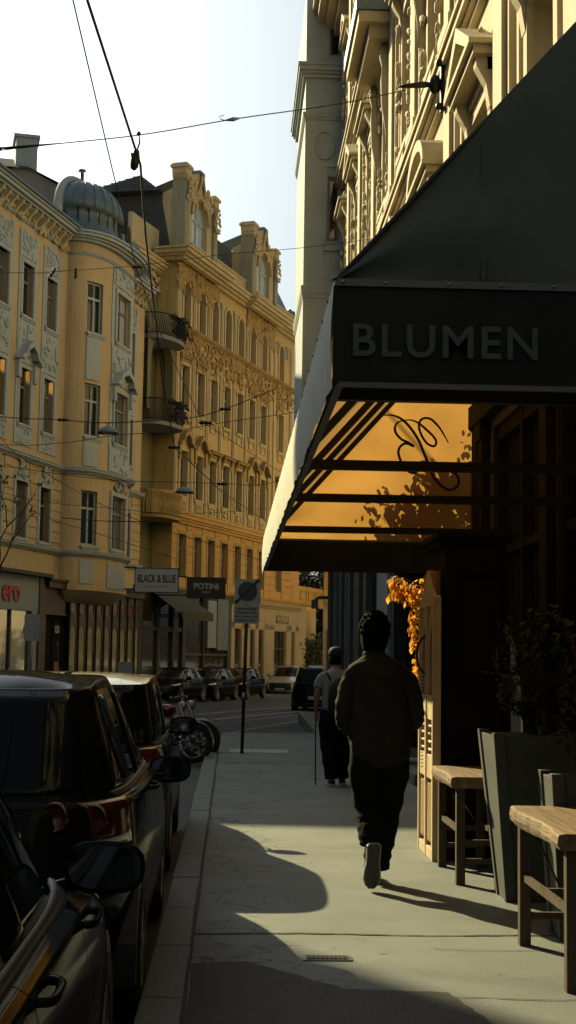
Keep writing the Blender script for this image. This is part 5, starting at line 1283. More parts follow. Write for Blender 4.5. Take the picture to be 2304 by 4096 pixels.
# ================================================================== ORNATE HOUSE
P2 = (-2.79, 66.7); A2 = R_(90-20.4)
oh = thing('ornate_house', 'ornate ochre art nouveau house with twin gabled dormers and richly carved frieze', 'house', (*P2, 0), A2)
SC = [.95, 2.95, 4.75, 6.65, 8.6, 10.5, 12.4, 15.45]; WW = .46
S0, S1_ = -.3, 17.9; gb = -.9
ops = [(c-WW, c+WW, a, b_) for c in SC for a, b_ in ((5.2, 7.25), (9.1, 11.25), (13.25, 15.4))]+[(c-WW+.04, c+WW-.04, 17.4, 19.45, True) for c in SC]
b = MB(); wall(b, F0, S0, S1_, 8.2, 20.2, [o for o in ops if o[2] > 8], .30)
b.quad((S0, 0, 3.9), (S0, 1.0, 3.9), (S0, 1.0, 20.2), (S0, 0, 20.2)); b.quad((S1_, 0, -1), (S1_, 9, -1), (S1_, 9, 20.2), (S1_, 0, 20.2))
b.build('wall', 'sand_plaster', oh)
b = MB(); wall(b, F0, S0, 19.4, 4.6, 8.2, [o for o in ops if o[2] < 8]+[(16.9, 17.6, 5.2, 7.25)], .30)
b.build('mezzanine_wall', 'amber_stone', oh)
b = MB(); zz_ = 4.75
edges = [S0]+[e for c in SC for e in (c-WW-.14, c+WW+.14)]+[17.85]
while zz_ < 7.7:
    for i in range(0, len(edges), 2):
        if edges[i+1]-edges[i] > .1: b.box(edges[i], -.035, zz_, edges[i+1], 0, zz_+.36)
    zz_ += .40
b.build('rustication', 'amber_stone', oh)
for i, c in enumerate(SC):
    g_ = ['glass_curtain', 'glass', 'glass_curtain', 'glass'][i % 4]
    window(oh, F0, (c-WW, c+WW, 5.2, 7.25), .22, 'win_grey', 'glass_curtain', 'cross', None, 'brown_ornament')
    window(oh, F0, (c-WW, c+WW, 9.1, 11.25), .22, 'win_grey', g_, 'cross', 'sand_trim', 'sand_trim', ('bonnet' if i in (0, 1, 5, 6) else 'flat', 'brown_ornament', .3))
    window(oh, F0, (c-WW, c+WW, 13.25, 15.4), .22, 'win_grey', ['glass', 'glass_curtain', 'glass_curtain'][i % 3], 'cross', 'sand_trim', 'sand_trim', ('flat', 'brown_ornament', .16) if i in (0, 1, 5, 6) else None)
    window(oh, F0, (c-WW+.04, c+WW-.04, 17.4, 19.45, True), .22, 'win_grey', 'glass_curtain', 'cross', None, 'sand_trim')
    b = MB(); 
    for z in (8.55, 12.75): b.box(c-.42, -.06, z-.10, c+.42, 0, z-.04); b.box(c-.42, -.06, z+.30, c+.42, 0, z+.36); b.box(c-.42, -.06, z-.04, c-.36, 0, z+.30); b.box(c+.36, -.06, z-.04, c+.42, 0, z+.30)
    if 1 < i < 5: b.prism([(c, 8.5), (c+.2, 8.68), (c, 8.86), (c-.2, 8.68)], -.07, 0, 'y')
    else:
        for k in range(5): b.lathe([(.035, 8.46), (.05, 8.55), (.03, 8.7), (.045, 8.85)], (c-.26+.13*k, -.05, 0), 6)
    b.build('apron', 'sand_trim', oh)
for i in range(len(SC)+1):   # fluted pilasters between columns
    b = MB(); x = [-.1, 1.95, 3.85, 5.7, 7.63, 9.55, 11.45, 13.4, 17.2][i]
    for z0, z1 in ((8.45, 15.9), (17.35, 19.6)): b.box(x-.16, -.07, z0, x+.16, 0, z1); b.box(x-.05, -.10, z0+.1, x+.05, -.07, z1-.1)
    b.build('pilaster', 'sand_trim', oh)
b = MB(); b.box(14.1, -.07, 8.45, 14.4, 0, 19.6); b.build('pilaster', 'sand_trim', oh)
# carved friezes: many small lumps, uneven density
b = MB(); blobs(b, S0, S1_, 15.95, 17.05, -.05, 620, .17, 5, None, lambda x, z: 1 if (z > 16.5 or any(abs(x-c) < .55 for c in SC[:2]+SC[5:7])) else .5)
for c in SC: blobs(b, c-.95, c-.55, 15.0, 16.2, -.04, 10, .15, int(c*7)); blobs(b, c-.3, c+.3, 15.5, 16.1, -.06, 12, .14, int(c*9))
b.build('frieze', 'brown_ornament', oh)
b = MB(); blobs(b, S0, 5.0, 18.9, 20.25, -.06, 420, .19, 6, None, lambda x, z: 1 if (z > 19.5 or all(abs(x-c) > .5 for c in SC)) else 0)
blobs(b, 9.5, 14.2, 18.9, 20.25, -.06, 420, .19, 8, None, lambda x, z: 1 if (z > 19.5 or all(abs(x-c) > .5 for c in SC)) else 0)
b.build('frieze', 'brown_ornament', oh)
b = MB()
for c in (3.85, 5.7, 7.63, 13.9, 14.6, 16.4): 
    if c > 5 or True: b.box(c-.28, -.03, 18.85, c+.28, 0, 19.6)
b.build_each('brown_panel', 'bare_plaster', oh)
for z, d, h, m_ in ((4.55, .22, .22, 'amber_stone'), (7.75, .32, .55, 'amber_stone'), (17.05, .30, .20, 'brown_ornament')):
    b = MB(); band(b, mould(z, d, h), [(S0-.02, 0), (S1_+.02, 0)] if z > 5 else [(S0, 0), (24.6, 0)]); b.build('string_course', m_, oh)
b = MB(); band(b, mould(20.15, .75, .5), [(-.72, .8), (-.7, -.35), (4.0, -.35), (4.05, 0), (8.8, 0), (8.85, -.35), (13.6, -.35), (13.65, 0), (17.95, 0), (18.0, .8)]); b.build('cornice', 'sand_trim', oh)
b = MB(); b.box(3.8, -.05, 20.6, 9.1, .25, 21.6); b.box(13.4, -.05, 20.6, 18.0, .25, 21.6); b.box(3.8, -.10, 21.6, 9.1, .3, 21.7); b.box(13.4, -.1, 21.6, 18.0, .3, 21.7); b.box(-3.6, .9, 20.3, -.5, 1.1, 21.7); b.box(17.75, .25, 20.6, 18.0, 6, 21.6); b.build_each('parapet', 'yellow_plaster', oh)
b = MB(); b.quad((-.5, .3, 20.6), (18.0, .3, 20.6), (17.2, 1.2, 23.6), (-.4, .9, 23.6)); b.quad((18, .3, 20.6), (18, 9, 20.6), (17.2, 8, 23.6), (17.2, 1.2, 23.6)); b.quad((-.5, .3, 20.6), (-.4, .9, 23.6), (-.4, 8, 23.6), (-.5, 9, 20.6)); b.quad((-.5, 9, 20.6), (18, 9, 20.6), (17.2, 8, 23.6), (-.4, 8, 23.6)); b.quad((-.4, 1.3, 23.6), (17.2, 1.6, 23.6), (17.2, 8, 23.6), (-.4, 8, 23.6)); b.quad((-4.2, 1.1, 20.6), (-.5, 1.1, 20.6), (-.5, 9, 20.9), (-4.2, 9, 20.9)); b.build('mansard', 'tile', oh)
b = MB(); 
A_, B_, C_, D_, E_, F_ = (-.9, .8, 23.6), (4.3, .8, 23.6), (4.3, 4.9, 23.8), (-.9, 4.9, 23.8), (1.1, 2.7, 25.15), (2.6, 2.7, 25.15)
b.add([A_, B_, C_, D_, E_, F_], [(0, 1, 5, 4), (1, 2, 5), (2, 3, 4, 5), (3, 0, 4), (0, 3, 2, 1)])
for k in range(8):
    t = k/8; pa, pb = Vector(A_).lerp(Vector(E_), t), Vector(D_).lerp(Vector(E_), t); b.tube([pa, pb], .045, 4)
b.build('roof', 'tile', oh)
b = MB(); b.add([(13.9, .28, 21.7), (17.95, .28, 21.7), (17.95, 4.0, 21.7), (13.9, 4.0, 21.7), (16.5, 1.0, 23.7)], [(0, 1, 4), (1, 2, 4), (2, 3, 4), (3, 0, 4)]); b.build('corner_roof', 'lead', oh)
b = MB(); blobs(b, 17.5, 18.3, 20.3, 22.0, .3, 40, .35, 91); b.build('corner_sculpture', 'lead', oh)
def dormer(x0, x1):
    b = MB(); xm = (x0+x1)/2; w_ = 1.0
    wall(b, flat(-.3), x0+.5, x1-.45, 20.65, 23.9, [(xm-w_, xm+w_, 21.35, 23.75, True)], .32)
    b.quad((x0+.1, -.3, 20.6), (x0+.1, .8, 20.6), (x0+.1, .8, 23.6), (x0+.1, -.3, 24.0)); b.quad((x1-.1, -.3, 20.6), (x1-.1, .8, 20.6), (x1-.1, .8, 23.6), (x1-.1, -.3, 24.0))
    b.prism([(x0+.7, 23.9), (x1-.6, 23.9), (x1-.75, 24.1), (xm+.5, 24.6), (xm+.32, 25.05), (xm-.32, 25.05), (xm-.6, 24.6), (x0+.85, 24.2)], -.32, 0.2, 'y')
    d_ = b.build('dormer', 'yellow_plaster', oh)
    b = MB(); b.prism([(xm-.4, 25.05), (xm+.4, 25.05), (xm+.3, 25.2), (xm-.3, 25.2)], -.4, .3, 'y'); b.quad((xm-.35, .2, 25.1), (xm+.35, .2, 25.1), (xm+.9, 2.2, 24.2), (xm-.9, 2.2, 24.2)); b.build('dormer_cap', 'lead', oh)
    for a, c, zt in ((x0, x0+.55, 24.45), (x1-.5, x1, 24.0)):
        b = MB(); b.box(a, -.42, 20.62, c, .25, zt); b.build('dormer_pier', 'pier_plaster', oh)
        b = MB(); b.sweep(mould(zt-.25, .12, .18), [(a, .25), (a, -.42), (c, -.42), (c, .25)][::1]); b.box(a-.04, -.46, zt, c+.04, .29, zt+.3); b.box(a-.12, -.54, zt+.3, c+.12, .36, zt+.44); b.box(a-.06, -.48, zt+.44, c+.06, .3, zt+.52); b.build('pier_cap', 'sand_trim', oh, bevel=.02)
    b = MB(); rnd = random.Random(int(x0*10))
    blobs(b, x0+.8, xm-.55, 23.4, 24.6, -.36, 60, .15, int(x0)+1, None, lambda x, z: 1 if z < 24.2+(x-x0-.9)*.5 else 0); blobs(b, xm+.35, x1-.55, 23.5, 24.4, -.36, 50, .15, int(x0)+2); b.tube(cr_pts([(xm-.5, -.38, 23.95), (xm-.2, -.42, 24.5), (xm, -.42, 25.0), (xm+.2, -.42, 24.5), (xm+.5, -.38, 23.95)], 4), .07, 6)
    b.tube([(xm-1.12*math.cos(PI*k/14), -.36, 22.73+1.12*math.sin(PI*k/14)) for k in range(15)], .09, 6); blobs(b, x0, x0+.75, 23.2, 24.3, -.54, 26, .13, 3); blobs(b, x1-.6, x1, 22.6, 23.9, -.54, 26, .13, 4)
    b.build('dormer_ornament', 'sand_trim', oh)
    w = window(oh, flat(-.3), (xm-w_, xm+w_, 21.35, 23.75, True), .22, 'win_white', 'glass_blind', 'cross', 'yellow_plaster', None)
dormer(-.5, 3.8); dormer(9.1, 13.4)
# recess with balconies between the two houses
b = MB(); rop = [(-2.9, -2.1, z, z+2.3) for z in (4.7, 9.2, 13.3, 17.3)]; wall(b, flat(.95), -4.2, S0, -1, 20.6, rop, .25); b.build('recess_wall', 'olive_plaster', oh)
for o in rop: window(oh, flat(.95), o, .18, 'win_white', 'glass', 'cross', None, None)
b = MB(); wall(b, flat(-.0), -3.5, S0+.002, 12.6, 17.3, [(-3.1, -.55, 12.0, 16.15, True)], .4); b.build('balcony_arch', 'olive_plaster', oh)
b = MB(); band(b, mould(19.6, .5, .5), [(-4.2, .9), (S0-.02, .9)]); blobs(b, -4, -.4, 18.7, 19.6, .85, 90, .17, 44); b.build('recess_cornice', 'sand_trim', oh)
for z, kind_ in ((16.0, 'iron'), (12.05, 'iron'), (7.85, 'stone')):
    cv = [(-3.45, .95), (-3.4, -.1), (-3.1, -.55), (-2.2, -.8), (-1.3, -.8), (-.7, -.6), (-.4, -.2), (-.32, .0)]; cv = cr_pts(cv, 3)
    b = MB(); b.prism([(x, y) for x, y in cv]+[(-.32, .95)], z-.18, z, 'z'); b.build('balcony_slab', 'bare_plaster' if kind_ == 'iron' else 'brown_ornament', oh)
    b = MB()
    if kind_ == 'iron':
        b.tube([(x, y, z+1.0) for x, y in cv], .03, 6); b.tube([(x, y, z+.08) for x, y in cv], .02, 5)
        for i in range(len(cv)-1):
            for t in (0, .5):
                x = cv[i][0]+(cv[i+1][0]-cv[i][0])*t; y = cv[i][1]+(cv[i+1][1]-cv[i][1])*t
                b.tube([(x, y, z+.08), (x+.02, y-.10, z+.3), (x-.02, y-.06, z+.6), (x, y, z+1.0)], .014, 4)
        b.build('railing', 'iron', oh); b = MB(); leafmass(b, (-1.6, -.75, z+.95), 1.3, .22, .16, 260, .12, 3, shell=.0); leafmass(b, (-1.3, -.72, z+.5), 1.2, .08, .38, 420, .12, 4, shell=.0); b.build('balcony_plants', 'leaf_dark', oh, fix=False)
    else:
        band(b, [(-.09, z+.95), (.09, z+.95), (.09, z+1.08), (-.09, z+1.08)], cv)
        for i in range(len(cv)-1):
            for t in (0, .5):
                x = cv[i][0]+(cv[i+1][0]-cv[i][0])*t; y = cv[i][1]+(cv[i+1][1]-cv[i][1])*t
                b.lathe([(.09, z), (.05, z+.12), (.10, z+.4), (.045, z+.75), (.08, z+.95)], (x, y, 0), 8)
        b.build('balustrade', 'brown_ornament', oh)
# ground floor of the ornate house: shops
M['shop_sand'] = stucco('shop_front_stone', (.48, .36, .23), (.56, .43, .28), (.26, .18, .1), .4)
gops = [(8.5, 9.5, .1, 2.95), (10.9, 11.6, .1, 2.95), (12.3, 13.1, .1, 2.95), (14.95, 17.1, gb+.2, 2.95), (18.1, 18.7, gb+.4, 2.95)]
b = MB(); wall(b, F0, 7.9, 19.5, gb, 4.55, gops, .12); b.build('ground_floor_wall', 'shop_sand', oh)
b = MB(); zz_ = gb+.1
ge = [7.9, 8.44, 9.56, 10.84, 11.66, 12.24, 13.16, 14.89, 17.16, 18.04, 18.76, 19.5]
while zz_ < 2.9:
    for i in range(0, len(ge), 2): b.box(ge[i], -.03, zz_, ge[i+1], 0, zz_+.43)
    zz_ += .46
b.box(7.9, -.03, 3.0, 19.5, 0, 3.42); b.box(7.9, -.03, 3.45, 19.5, 0, 4.2); b.build('rustication', 'shop_sand', oh)
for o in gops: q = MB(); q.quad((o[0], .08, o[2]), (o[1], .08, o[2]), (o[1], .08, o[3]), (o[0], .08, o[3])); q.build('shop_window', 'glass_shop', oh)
b = MB(); band(b, mould(4.2, .3, .35), [(7.9, 0), (19.5, 0)]); b.build('shop_cornice', 'shop_sand', oh)
textmesh(None, 'HANNIBAL', .62, tmtx(16.3, -.05, 3.62), 'cream_trim', 'raised_lettering', oh, .05, .012, .78)
b = MB(); b.box(15.0, .0, 1.9, 17.05, .07, 2.0); b.box(16.1, .0, gb+.2, 16.2, .07, 2.9); b.build('shop_door_frame', 'tile', oh)
# left shops: dark piers, glazing, tall white panel, small awning
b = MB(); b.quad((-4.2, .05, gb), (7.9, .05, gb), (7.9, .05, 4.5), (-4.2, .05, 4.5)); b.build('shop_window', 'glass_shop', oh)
b = MB()
for x, w_ in ((-3.9, .4), (-1.75, .25), (.0, .2), (1.2, .4), (3.9, .12), (7.3, .5)): b.box(x, -.08, gb, x+w_, .04, 4.5)
b.box(-4.2, -.04, 2.6, 1.7, .03, 2.8); b.box(1.7, -.02, 1.5, 7.3, .03, 1.62); b.build_each('shop_pier', 'tile', oh)
b = MB(); b.box(4.15, -.2, 1.9, 5.35, -.08, 4.25); b.build('shop_panel', 'sign_white', oh)
b = MB(); b.box(5.35, -.25, 1.8, 6.85, -.08, 4.35); b.build('shop_panel', 'lead', oh)
b = MB(); b.box(-4.2, -.12, 4.3, 7.9, .2, 4.6); b.build('shop_fascia', 'tile', oh)
aw2 = thing('small_awning', 'dull green canopy over the shop left of the black hanging sign', 'awning', (*P2, 0), A2)
b = MB(); b.add([(-2.4, -.12, 4.3), (1.4, -.12, 4.3), (1.4, -1.5, 3.5), (-2.4, -1.5, 3.35)], [(0, 1, 2, 3)]); b.box(-2.4, -1.54, 3.12, 1.4, -1.5, 3.5); b.build('canvas', 'canopy_green', aw2)
b = MB(); b.tube([(-2.3, -.1, 3.3), (-2.3, -1.5, 3.35)], .03, 6); b.tube([(1.3, -.1, 3.3), (1.3, -1.5, 3.35)], .03, 6); b.build_each('arm', 'iron', aw2)
# hanging signs
def hsign(name, lbl, x0, x1, z0, z1, Y, m_, lines, txm):
    o = thing(name, lbl, 'shop sign', ((x0+x1)/2, Y, (z0+z1)/2)); w_, h = (x1-x0)/2, (z1-z0)/2
    b = MB(); b.box(-w_, -.06, -h, w_, .06, h); p_ = b.build('sign_box', m_, o); b = MB(); e = .035
    for q in ((-w_-e, -h-e, w_+e, -h), (-w_-e, h, w_+e, h+e), (-w_-e, -h, -w_, h), (w_, -h, w_+e, h)): b.box(q[0], -.07, q[1], q[2], .07, q[3])
    b.build('sign_frame', 'iron', o); b = MB(); b.tube([(-w_, 0, h+.05), (-w_-1.6, .3, h+.05)], .03, 6); b.tube([(-w_, 0, -h+.1), (-w_-1.6, .3, -h+.1)], .03, 6); b.build_each('bracket', 'iron', o)
    for s_, sz, dz, sx, off in lines: q = textmesh(None, s_, sz, Matrix.Translation((0, -.064, dz)) @ Matrix.Rotation(PI/2, 4, 'X'), txm, 'lettering', None, .003, off, sx); q.parent = p_
    return o
hsign('hanging_sign', 'white hanging sign reading BLACK & BLUE above the shops', -3.94, -2.21, 4.06, 5.0, 58.0, 'sign_face', [('BLACK & BLUE', .44, .05, .54, .012), ('JEANS UNLIMITED', .10, -.26, 1.25, .0)], 'sign_black')
hsign('hanging_sign', 'black hanging sign reading POTiNi SHOES above the shops', -2.01, -.33, 4.1, 4.98, 64.0, 'sign_black', [('POTiNi', .36, .06, 1.0, .018), ('SHOES', .12, -.2, 1.0, .004)], 'sign_grey')
# low wing with a panelled parapet, sign box and red shopfront
lw = thing('low_wing', 'single storey amber wing with a panelled parapet at the end of the ornate house', 'building', (*P2, 0), A2)
b = MB(); b.box(18.0, -.02, 4.62, 24.4, .3, 5.75); 
b.build('parapet', 'amber_stone', lw)
b = MB()
for k in range(3): x = 19.6+k*1.6; b.box(x, -.06, 4.95, x+1.2, -.02, 5.0); b.box(x, -.06, 5.45, x+1.2, -.02, 5.5); b.box(x, -.06, 5.0, x+.05, -.02, 5.45); b.box(x+1.15, -.06, 5.0, x+1.2, -.02, 5.45)
b.build('parapet_panel', 'brown_ornament', lw)
b = MB(); b.box(19.5, .5, gb, 24.6, 1.2, 4.6); b.box(19.5, -.0, gb, 21.0, .5, 4.6); b.build('wall', 'shop_sand', lw)
b = MB(); b.box(21.0, -.05, gb, 25.6, .5, 2.6); b.build('shopfront', 'shop_wood', lw)
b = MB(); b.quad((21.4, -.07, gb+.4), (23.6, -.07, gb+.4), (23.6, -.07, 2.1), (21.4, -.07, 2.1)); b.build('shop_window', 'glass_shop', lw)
sbx = thing('box_sign', 'square cream projecting sign box on the low amber wing', 'shop sign', (*P2, 0), A2)
b = MB(); b.box(22.0, -.95, 2.55, 24.9, -.75, 4.3); b.build('sign_box', 'cream_trim', sbx)
b = MB(); b.disc((23.5, -.955, 3.75), .33, 20); b.box(22.9, -.958, 3.3, 24.1, -.953, 3.34); b.box(23.0, -.958, 2.95, 24.0, -.953, 3.08); b.build('sign_emblem', 'brown_ornament', sbx)

# ================================================================== ROOFS FARTHER BACK
rh = thing('rear_house', 'bare grey fire wall and dark tiled roof rising behind the yellow house', 'house', (-9.6, 72, 0), R_(12))
b = MB(); b.prism([(-6, 0), (2.2, 0), (2.2, 24.6), (1.6, 25.0), (-1.2, 26.3), (-6, 26.3)], 0, 8, 'y'); b.build('wall', 'bare_plaster', rh)
b = MB(); b.add([(-6, -.3, 26.3), (-1.2, -.3, 26.3), (2.5, -.3, 24.7), (2.5, 8, 24.7), (-1.2, 8, 26.3), (-6, 8, 26.3), (-6, 2.0, 27.5), (-2.0, 2.0, 27.5)], [(0, 1, 7, 6), (1, 2, 7), (2, 3, 7), (3, 4, 7), (4, 5, 6, 7)]); b.build('roof', 'tile', rh)
b = MB(); b.box(-2.0, .2, 26.2, -.9, 1.6, 28.1); b.box(-2.12, .1, 28.1, -.78, 1.7, 28.25); b.build('chimney', 'oriel_plaster', rh)
b = MB(); b.tube([(1.5, 1, 24.6), (1.5, 1, 26.75)], .12, 10); b.tube([(1.5, 1, 26.85), (1.5, 1, 26.92)], .22, 10); b.tube([(1.5, 1, 26.7), (1.5, 1, 26.9)], .03, 6); b.build('flue', 'steel', rh)

# ================================================================== OFF-FRAME HOUSES ACROSS THE STREET (those on the left cast the shade)
def plainhouse(name, lbl, s0, s1, top, m_, roofpts=None, org=P1, ang=A1):
    o = thing(name, lbl, 'house', (*org, 0), ang); b = MB()
    c = [s0+1.4+2.5*i for i in range(int((s1-s0-1.2)/2.5)+1)]; rw = [z for z in (1.0, 5.3, 9.2, 13.0) if z+2.2 < top-.6]
    op_ = [(x-.5, x+.5, z, z+2) for x in c for z in rw]
    wall(b, F0, s0, s1, -1, top, op_, .25); b.quad((s0, 0, -1), (s0, 11, -1), (s0, 11, top), (s0, 0, top)); b.quad((s1, 0, -1), (s1, 11, -1), (s1, 11, top), (s1, 0, top)); b.quad((s0, 11, -1), (s1, 11, -1), (s1, 11, top), (s0, 11, top)); b.quad((s0, 0, top), (s1, 0, top), (s1, 11, top), (s0, 11, top))
    b.build('wall', m_, o)
    for q in op_: window(o, F0, q, .2, 'win_white', 'glass', 'cross', 'grey_plaster', None)
    b = MB(); b.prism(roofpts or [(s0, top), (s1, top), (s1, top+1), (s0, top+1)], .0, 8, 'y'); b.build('roof', 'tile', o)
    return o
plainhouse('neighbour_house', 'low plastered house left of the picture, beside the yellow house', -27.3, -13.25, 9.4, 'cream_plaster', [(-27.3, 9.4), (-13.25, 9.4), (-13.25, 14.9), (-21.6, 14.85), (-22.3, 14.4), (-27.3, 10.9)])  # unseen house, roofline shaped so a gap of sun reaches the pavement
plainhouse('corner_house', 'tall plastered house left of the picture, nearest the camera', -68, -27.4, 17.6, 'yellow_plaster', [(-68, 17.6), (-27.5, 17.6), (-28.5, 20.5), (-68, 20.5)])
plainhouse('facing_house', 'sunlit yellow house round the bend, hidden behind the stucco house', -46, 0, 19.5, 'cream_plaster', None, (7.4, 45.0), R_(-108))  # unseen house put in for warm reflections and bounce light on the left facades
# ================================================================== RIGHT-HAND HOUSE
WXX = 2.77
rt = thing('stucco_house', 'tall cream stucco house with sunlit window pediments rising over the awning', 'house', (WXX, 0, 0), R_(-90))
# local x = -Y, local -y = towards the street
CY = [34.4, 31.0, 27.6, 24.2, 20.8, 17.4+.0, 14.6, 11.4, 8.2, 5.0, 1.8, -1.4, -4.6, -8]
CY = [35.0, 31.9, 28.9, 25.7, 22.6, 19.5-.1, 15.6, 12.4, 9.2, 6.0, 2.8, -.4, -3.6, -7]
rws = [(5.5, 7.75), (9.9, 12.4), (14.7, 17.0)]
ops = [(-c-.55, -c+.55, a, b_) for c in CY for a, b_ in rws]
b = MB(); wall(b, F0, -43, 14, 4.6, 19.0, ops, .42); b.quad((-43, 0, 0), (-43, 12, 0), (-43, 12, 19), (-43, 0, 19)); b.quad((14, 0, 0), (14, 12, 0), (14, 12, 19), (14, 0, 19)); b.quad((-43, 0, 19), (14, 0, 19), (14, 12, 19), (-43, 12, 19)); b.quad((-43, 12, 0), (14, 12, 0), (14, 12, 19), (-43, 12, 19))
b.build('wall', 'cream_plaster', rt)
for i, c in enumerate(CY):
    for j, (a, z1) in enumerate(rws):
        window(rt, F0, (-c-.55, -c+.55, a, z1), .36, 'win_white', 'glass_curtain' if (i+j) % 2 else 'glass', 'cross', 'cream_trim', 'cream_trim', (('seg' if i % 2 else 'tri') if j == 0 else ('flat' if (i+j) % 2 else 'tri'), 'ochre_plaster' if False else 'cream_trim', .27 if j < 2 else .18), sillw=.14)
PX = [(CY[i]+CY[i+1])/2 for i in range(len(CY)-1)]
for x in PX:
    b = MB()
    for z0, z1 in ((5.0, 8.95), (9.45, 13.75), (14.3, 18.2)):
        b.box(-x-.38, -.10, z0, -x+.38, 0, z1); b.box(-x-.24, -.15, z0+.25, -x+.24, -.1, z1-.3); b.box(-x-.42, -.17, z1-.28, -x+.42, 0, z1-.10); b.box(-x-.46, -.2, z0, -x+.46, 0, z0+.16)
    b.build('pilaster', 'cream_trim', rt)
for x in PX:
  for sx in (-.62, .62):
    b = MB()
    for z0, z1 in ((5.2, 8.8), (9.6, 13.6), (14.4, 18)): b.box(-x+sx-.05, -.06, z0, -x+sx+.05, 0, z1)
    b.build('moulding', 'cream_trim', rt)
for z, d, h in ((4.55, .30, .35), (9.0, .24, .3), (13.85, .26, .3), (18.2, .9, .7)):
    b = MB(); band(b, mould(z, d, h), [(-43, 0), (14, 0)]); b.build('string_course', 'cream_trim', rt)
for c in CY:
    b = MB()
    for sx in (-1, 1):
        blobs(b, -c+sx*.78-.07, -c+sx*.78+.07, 9.6, 13.2, -.1, 26, .10, int(c*3+sx)); blobs(b, -c+sx*.78-.07, -c+sx*.78+.07, 14.5, 17.6, -.1, 20, .10, int(c*5+sx))
    blobs(b, -c-.5, -c+.5, 8.15, 8.6, -.1, 12, .1, int(c)); blobs(b, -c-.45, -c+.45, 12.75, 13.2, -.1, 12, .1, int(c)+1)
    for z in (9.35,): b.box(-c-.5, -.16, z, -c+.5, 0, z+.3)
    b.build('ornament', 'cream_trim', rt)
# figure consoles under two hoods
for c in (25.7, 19.4):
    b = MB(); 
    for sx in (-.95, .95): loft(b, [(-c+sx, -.06, 10.6, .05, .08), (-c+sx, -.08, 11.0, .06, .09), (-c+sx, -.12, 11.4, .09, .12), (-c+sx, -.14, 11.9, .11, .13), (-c+sx, -.16, 12.15, .06, .08), (-c+sx, -.18, 12.35, .08, .1), (-c+sx, -.18, 12.6, .05, .07)], 12, .05)
    b.box(-c-1.2, -.5, 12.62, -c+1.2, 0, 12.85); b.box(-c-1.35, -.7, 12.85, -c+1.35, 0, 13.05); b.build('figure_console', 'cream_trim', rt)
b = MB(); b.box(-25.7-1.4, -.75, 13.06, -25.7+1.4, 0, 13.3); b.build('hood_flashing', 'lead', rt)
# oriel turning its shaded side to the street
OX0, OX1, OD = -41.5, -36.7, 1.05
b = MB(); side = lambda u, d: (OX1-d, -OD+u)      # side face: u from 0 (street edge) to OD
wall(b, side, 0, OD, 4.5, 19.6, [(.62, .94, 12.5, 14.25), (.62, .94, 8.0, 9.8), (.62, .94, 17.6, 19.3)], .12)
b.quad((OX0, -OD, 4.5), (OX1, -OD, 4.5), (OX1, -OD, 19.6), (OX0, -OD, 19.6)); b.quad((OX0, 0, 4.5), (OX0, -OD, 4.5), (OX0, -OD, 19.6), (OX0, 0, 19.6)); b.quad((OX0, -OD, 19.6), (OX1, -OD, 19.6), (OX1, 0, 19.6), (OX0, 0, 19.6)); b.quad((OX0, -OD, 4.5), (OX1, -OD, 4.5), (OX1, 0, 4.5), (OX0, 0, 4.5))
b.build('oriel', 'oriel_plaster', rt)
for z0, z1 in ((12.5, 14.25), (8.0, 9.8), (17.6, 19.3)): window(rt, side, (.62, .94, z0, z1), .1, 'win_grey', 'glass', 'plain', None, None)
pth = [(OX1, 0.), (OX1, -OD), (OX0, -OD)][::-1]
for z, d, h in ((16.95, .22, .38), (15.8, .07, .2), (10.95, .06, .32), (4.6, .14, .3), (6.9, .08, .2)):
    b = MB(); band(b, mould(z, d, h), pth); b.build('oriel_band', 'oriel_plaster', rt)
b = MB(); x = OX1
b.box(x, -.52, 12.2, x+.12, -.02, 12.36); b.box(x, -.48, 11.75, x+.06, -.05, 12.2)
b.add([(x+.05, -.42+.0+.30*math.cos(PI+PI*k/12)+.15, 11.75+.32*math.sin(PI+PI*k/12)) for k in range(13)], [tuple(range(13))])
b.box(x, -.55, 12.36, x+.04, -.46, 14.5); b.box(x, -.55, 14.5, x+.04, -.02, 14.6); b.tube([(x+.02, -.52+.27*math.cos(2*PI*k/24), 15.1+.38*math.sin(2*PI*k/24)) for k in range(25)], .025, 5)
b.build('oriel_trim', 'oriel_plaster', rt)
# ground floor
b = MB(); gop = [(-15.0, -12.45, .45, 4.0), (-12.0, -10.6, .45, 4.0), (-9.9, -7.5, .45, 3.6), (-6.8, -4.8, .0, 3.4), (-4.2, -1.5, .45, 3.6), (-19.2, -17.3, 0., 3.0), (-24.3, -20.2, .5, 3.2)]
wall(b, F0, -24.8, 14, -.1, 4.6, gop, .22); b.build('ground_floor_wall', 'plinth', rt)
sf = thing('flower_shopfront', 'dark wooden shopfront with tall reflecting panes below the awning', 'shopfront', (WXX, 0, 0), R_(-90))
for o in gop[:5]:
    b = MB(); b.quad((o[0], .14, o[2]), (o[1], .14, o[2]), (o[1], .14, o[3]), (o[0], .14, o[3])); b.build('window_pane', 'glass', sf)
for o in gop[:5]:
    b = MB(); n_ = max(1, int((o[1]-o[0])/1.1)); 
    for k in range(n_+1): x = o[0]+(o[1]-o[0])*k/n_; b.box(x-.045, .04, o[2], x+.045, .135, o[3])
    b.box(o[0], .05, o[2]-.0, o[1], .13, o[2]+.12); b.box(o[0], .05, o[3]-.14, o[1], .13, o[3]); b.box(o[0], .055, 2.62, o[1], .125, 2.70)
    b.build('window_frame', 'dark_wood', sf)
for x in (-15.35, -12.2, -10.25, -7.15, -4.5): b = MB(); b.box(x-.14, -.09, 0, x+.14, 0, 3.9); b.box(x-.18, -.12, 3.9, x+.18, 0, 4.1); b.box(x-.17, -.12, 0, x+.17, 0, .4); b.build('pilaster', 'dark_wood', sf, bevel=.008)
